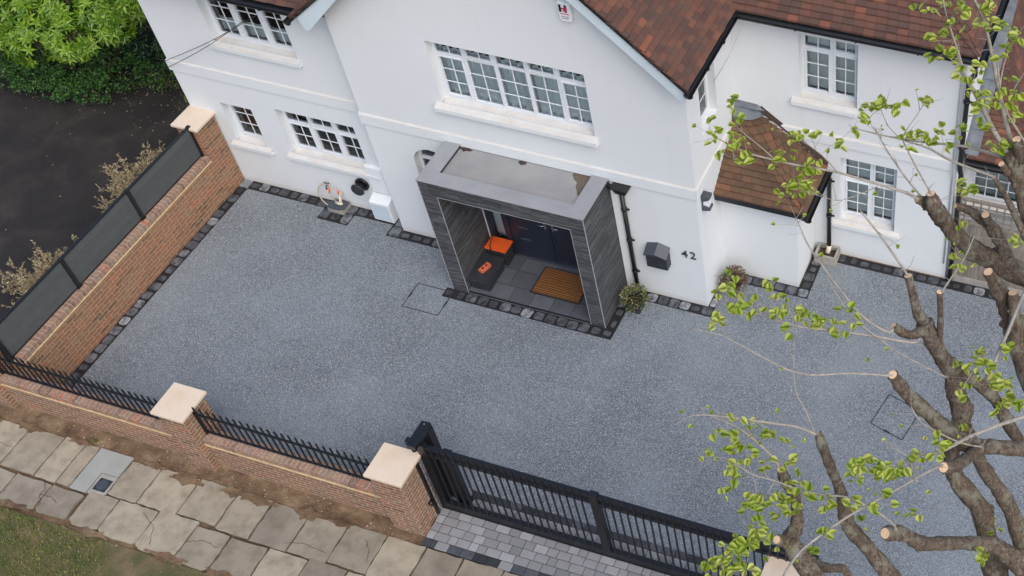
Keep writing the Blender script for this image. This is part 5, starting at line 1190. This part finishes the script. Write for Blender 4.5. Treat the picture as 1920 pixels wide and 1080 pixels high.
shrub('evergreen_tree', 'very dark feathery evergreen filling the corner behind the white house', 'tree', (-12.0, 2.6, -.01),
      [((-12.4, 2.5, .9), (.6, .5, .9)), ((-11.9, 2.2, 1.2), (.55, .5, 1.0)), ((-13.0, 2.8, .9), (.6, .5, .9)), ((-11.6, 2.7, 1.6), (.7, .5, 1.1)), ((-11.1, 2.9, 1.3), (.6, .5, 1.1)), ((-12.1, 3.2, 1.9), (.8, .5, .9))],
      ['darkleaf'], 15000, .075, .026)
shrub('low_shrub', 'small low green shrub at the edge of the drive beside the house corner', 'shrub', (-11.9, 2.0, -.01),
      [((-12.1, 1.95, .3), (.5, .25, .3)), ((-11.4, 2.25, .35), (.5, .3, .35)), ((-10.6, 2.8, .4), (.6, .3, .4))], ['darkleaf', 'midleaf'], 4500, .055, .03)
b = MB(); t = thing('dry_grass_clump', 'pale dry grass clump beside the dark shrub at the far left', 'grass clump', (-16.2, 1.9, 0))
for _ in range(1500):
    d = rdir(.1); p = Vector((random.gauss(-16.2, .3), random.gauss(1.75, .18), 0)); L = random.uniform(.25, .8); s_ = Vector((-d.y, d.x, 0))*.012
    b.face([p-s_, p+s_, p+d*L*.7+s_, p+d*L-Vector((0, 0, .1))])
b.build('blades', 'dryleaf', t)
b = MB(); t = thing('hedge_backdrop', 'dark hedge mass behind the laurel and evergreen', 'hedge', (-13.5, 6, 0))
for _ in range(14000):
    x = random.uniform(-20, -9.6); y = random.uniform(4.3, 7); z = random.uniform(0, 1)**.7*3.4
    leafquad(b, Vector((x, y, z)), rdir(-1), rdir(-1), random.uniform(.09, .18), random.uniform(.05, .09))
b.build('foliage', 'darkleaf', t)
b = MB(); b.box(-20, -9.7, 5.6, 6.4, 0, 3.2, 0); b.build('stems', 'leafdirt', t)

def feathery(x, y, h, label):
    t = thing('dry_shrub', label, 'shrub', (x, y, -.01), 'dry feathery shrubs behind the grey fence'); b = MB(); lf = MB()
    for _ in range(120):
        d = rdir(.35); d.z += .5; d.x -= .12; d.normalize(); L = h*random.uniform(.5, 1.05); p = Vector((x+random.gauss(0, .05), y+random.gauss(0, .08), 0)); pts = [p]
        for k in range(5): d = (d+rdir(-1)*.16).normalized(); pts.append(pts[-1]+d*L/5)
        if max(q_.x for q_ in pts) > -9.5: continue
        b.tube(pts, [.007, .006, .005, .004, .003, .0015], 4)
        for k in range(1, 6):
            for _ in range(7):
                q = pts[k-1].lerp(pts[k], random.random()); dd = (d+rdir(-1)*1.0).normalized(); l2 = random.uniform(.05, .15)
                b.tube([q, q+dd*l2], [.0025, .001], 3)
                for _ in range(7): leafquad(lf, q+dd*l2*random.random(), dd+rdir(-1)*.7, rdir(-1), random.uniform(.03, .06), random.uniform(.01, .018))
    b.build('stems', 'dryleaf', t); lf.build('foliage', 'dryleaf', t)
feathery(-9.90, -.95, 1.25, 'dry olive feathery shrub behind the fence panel nearest the house')
feathery(-9.98, -3.2, 1.15, 'dry tan feathery shrub behind the fence panel nearer the street')

# ------------------------------------------------------------ the pollarded tree on the verge
def smooth(P, sub=4):
    out = []; n = len(P)
    for i in range(n-1):
        p0, p1, p2, p3 = P[max(i-1, 0)], P[i], P[i+1], P[min(i+2, n-1)]
        for k in range(sub):
            t = k/sub
            out.append([.5*((2*p1[c])+(-p0[c]+p2[c])*t+(2*p0[c]-5*p1[c]+4*p2[c]-p3[c])*t*t+(-p0[c]+3*p1[c]-3*p2[c]+p3[c])*t**3) for c in range(4)])
    out.append(list(P[-1])); return out
tree = thing('pollarded_tree', 'pollarded lime tree with cut limbs and young green leaves in front of the drive', 'tree', (5.45, -7.7, -.03))
b = MB(); T = [[5.45, -7.7, -.1, .34], [5.45, -7.68, .5, .27], [5.5, -7.6, 1.6, .24], [5.55, -7.5, 3.0, .23], [5.62, -7.35, 4.0, .23]]
s_ = smooth(T, 5); b.tube([q[:3] for q in s_], [q[3] for q in s_], 18, wob=.05)
for nm in ('L1', 'L2b', 'L4', 'L5', 'L6', 'C1'):
    a = LIMBS[nm][0][0]; k = [[5.62, -7.35, 3.9, .17], [5.62+(a[0]-5.62)*.4, -7.35+(a[1]+7.35)*.3, 3.9+(a[2]-3.9)*.5, (a[3]+.14)/2], a]
    s_ = smooth(k, 5); b.tube([q[:3] for q in s_], [q[3] for q in s_], 14, wob=.05)
b.build('trunk', 'bark', tree)
def limb(nodes, cut, parent, name='branch', n=14):
    mb = MB(); s_ = smooth(nodes, 6); ph = random.uniform(0, 6)
    pts = [Vector(q[:3]) for q in s_]; rad = []
    for i, q in enumerate(s_): rad.append(max(.004, q[3]*(1+.07*sin(i*.9+ph)+.05*sin(i*2.3+ph*2)+random.uniform(-.03, .03))))
    if cut:
        d = (pts[-1]-pts[-2]).normalized(); e = Vector((cam.location.x, cam.location.y, cam.location.z))
        pts.append(pts[-1]+d*.006); rad.append(rad[-1]*.88)
    mb.tube(pts, rad, n, 0, True, 1 if cut else None, wob=.055)
    # burrs and short dead spurs
    for _ in range(int(len(pts)*.25)):
        i = random.randrange(2, len(pts)-1); d = rdir(-1); q = pts[i]+d*rad[i]*.8
        if rad[i] > .03: mb.tube([q, q+d*rad[i]*.35, q+d*rad[i]*.5], [rad[i]*.4, rad[i]*.28, rad[i]*.08], 7, 0, wob=.2)
    return mb.build(name, ['bark', 'heartwood'], parent)
for k, (nodes, cut) in LIMBS.items(): limb(nodes, cut, tree)
tw = MB(); leaf = MB(); TIPS = []
for nodes in TWIGS:
    s_ = smooth(nodes, 4); tw.tube([q[:3] for q in s_], [max(.0014, q[3]*.78) for q in s_], 6, wob=.08)
    for i in range(2, len(s_)):
        if random.random() < .42:
            p = Vector(s_[i][:3]); t0 = (p-Vector(s_[i-1][:3])).normalized(); d = (t0*.5+rdir(-.6)).normalized(); L = random.uniform(.05, .2)
            m = p+d*L*.5+rdir(-1)*.012; e = p+d*L; tw.tube([p, m, e], [.0028, .0022, .0012], 4); TIPS.append((e, d))
tw.build('twigs', 'twig', tree)
def limeleaf(mb, p, d, up, L):
    d = d.normalized(); sx = d.cross(up)
    if sx.length < .1: sx = d.cross(Vector((.3, 1, .2)))
    sx.normalize(); n = sx.cross(d).normalized(); f = random.uniform(.05, .3); c = random.uniform(.05, .2)
    prof = [(-.06, .22), (.12, .44), (.4, .46), (.7, .28), (1.0, 0)]
    mid = [p+d*L*t-n*L*c*t*t for t in (0.04, .2, .45, .72, 1.0)]
    V = list(mid); Fc = []
    for s_ in (-1, 1):
        b0 = len(V); V += [p+d*L*t+sx*s_*L*w*.95+n*L*(w*f-c*t*t) for t, w in prof[:4]]
        for k in range(3): Fc.append((k, b0+k, b0+k+1, k+1))
        Fc.append((3, b0+3, 4))
    mb.poly(V, Fc, 0, None, True)
TWP = [Vector(q[:3]) for nodes in TWIGS for q in smooth(nodes, 3)]
for c in LEAVES:
    c = Vector(c); near = min(TWP, key=lambda q: (q-c).length); k = random.randint(3, 5)
    if (near-c).length < .6: leaf_st = near
    else: leaf_st = c-Vector((0, 0, .02))
    tw2 = [leaf_st, leaf_st.lerp(c, .6)+rdir(-1)*.01, c]; leaf.tube(tw2, [.0018, .0015, .001], 4, 1)
    for _ in range(k):
        o = Vector((random.gauss(0, .03), random.gauss(0, .03), random.gauss(0, .02))); d = Vector((random.gauss(0, 1), random.gauss(0, 1), random.uniform(-.7, .3)))
        up = Vector((random.gauss(0, .35), random.gauss(-.15, .35), 1)).normalized(); leaf.tube([c+o*.2, c+o], .0009, 3, 1); limeleaf(leaf, c+o, d, up, random.uniform(.045, .075))
for (e, d) in TIPS:
    if random.random() < .35:
        for _ in range(random.randint(1, 3)): limeleaf(leaf, e, d+rdir(-1)*.9, Vector((random.gauss(0, .4), random.gauss(0, .4), 1)).normalized(), random.uniform(.02, .045))
leaf.build('leaves', ['lime', 'twig'], tree)
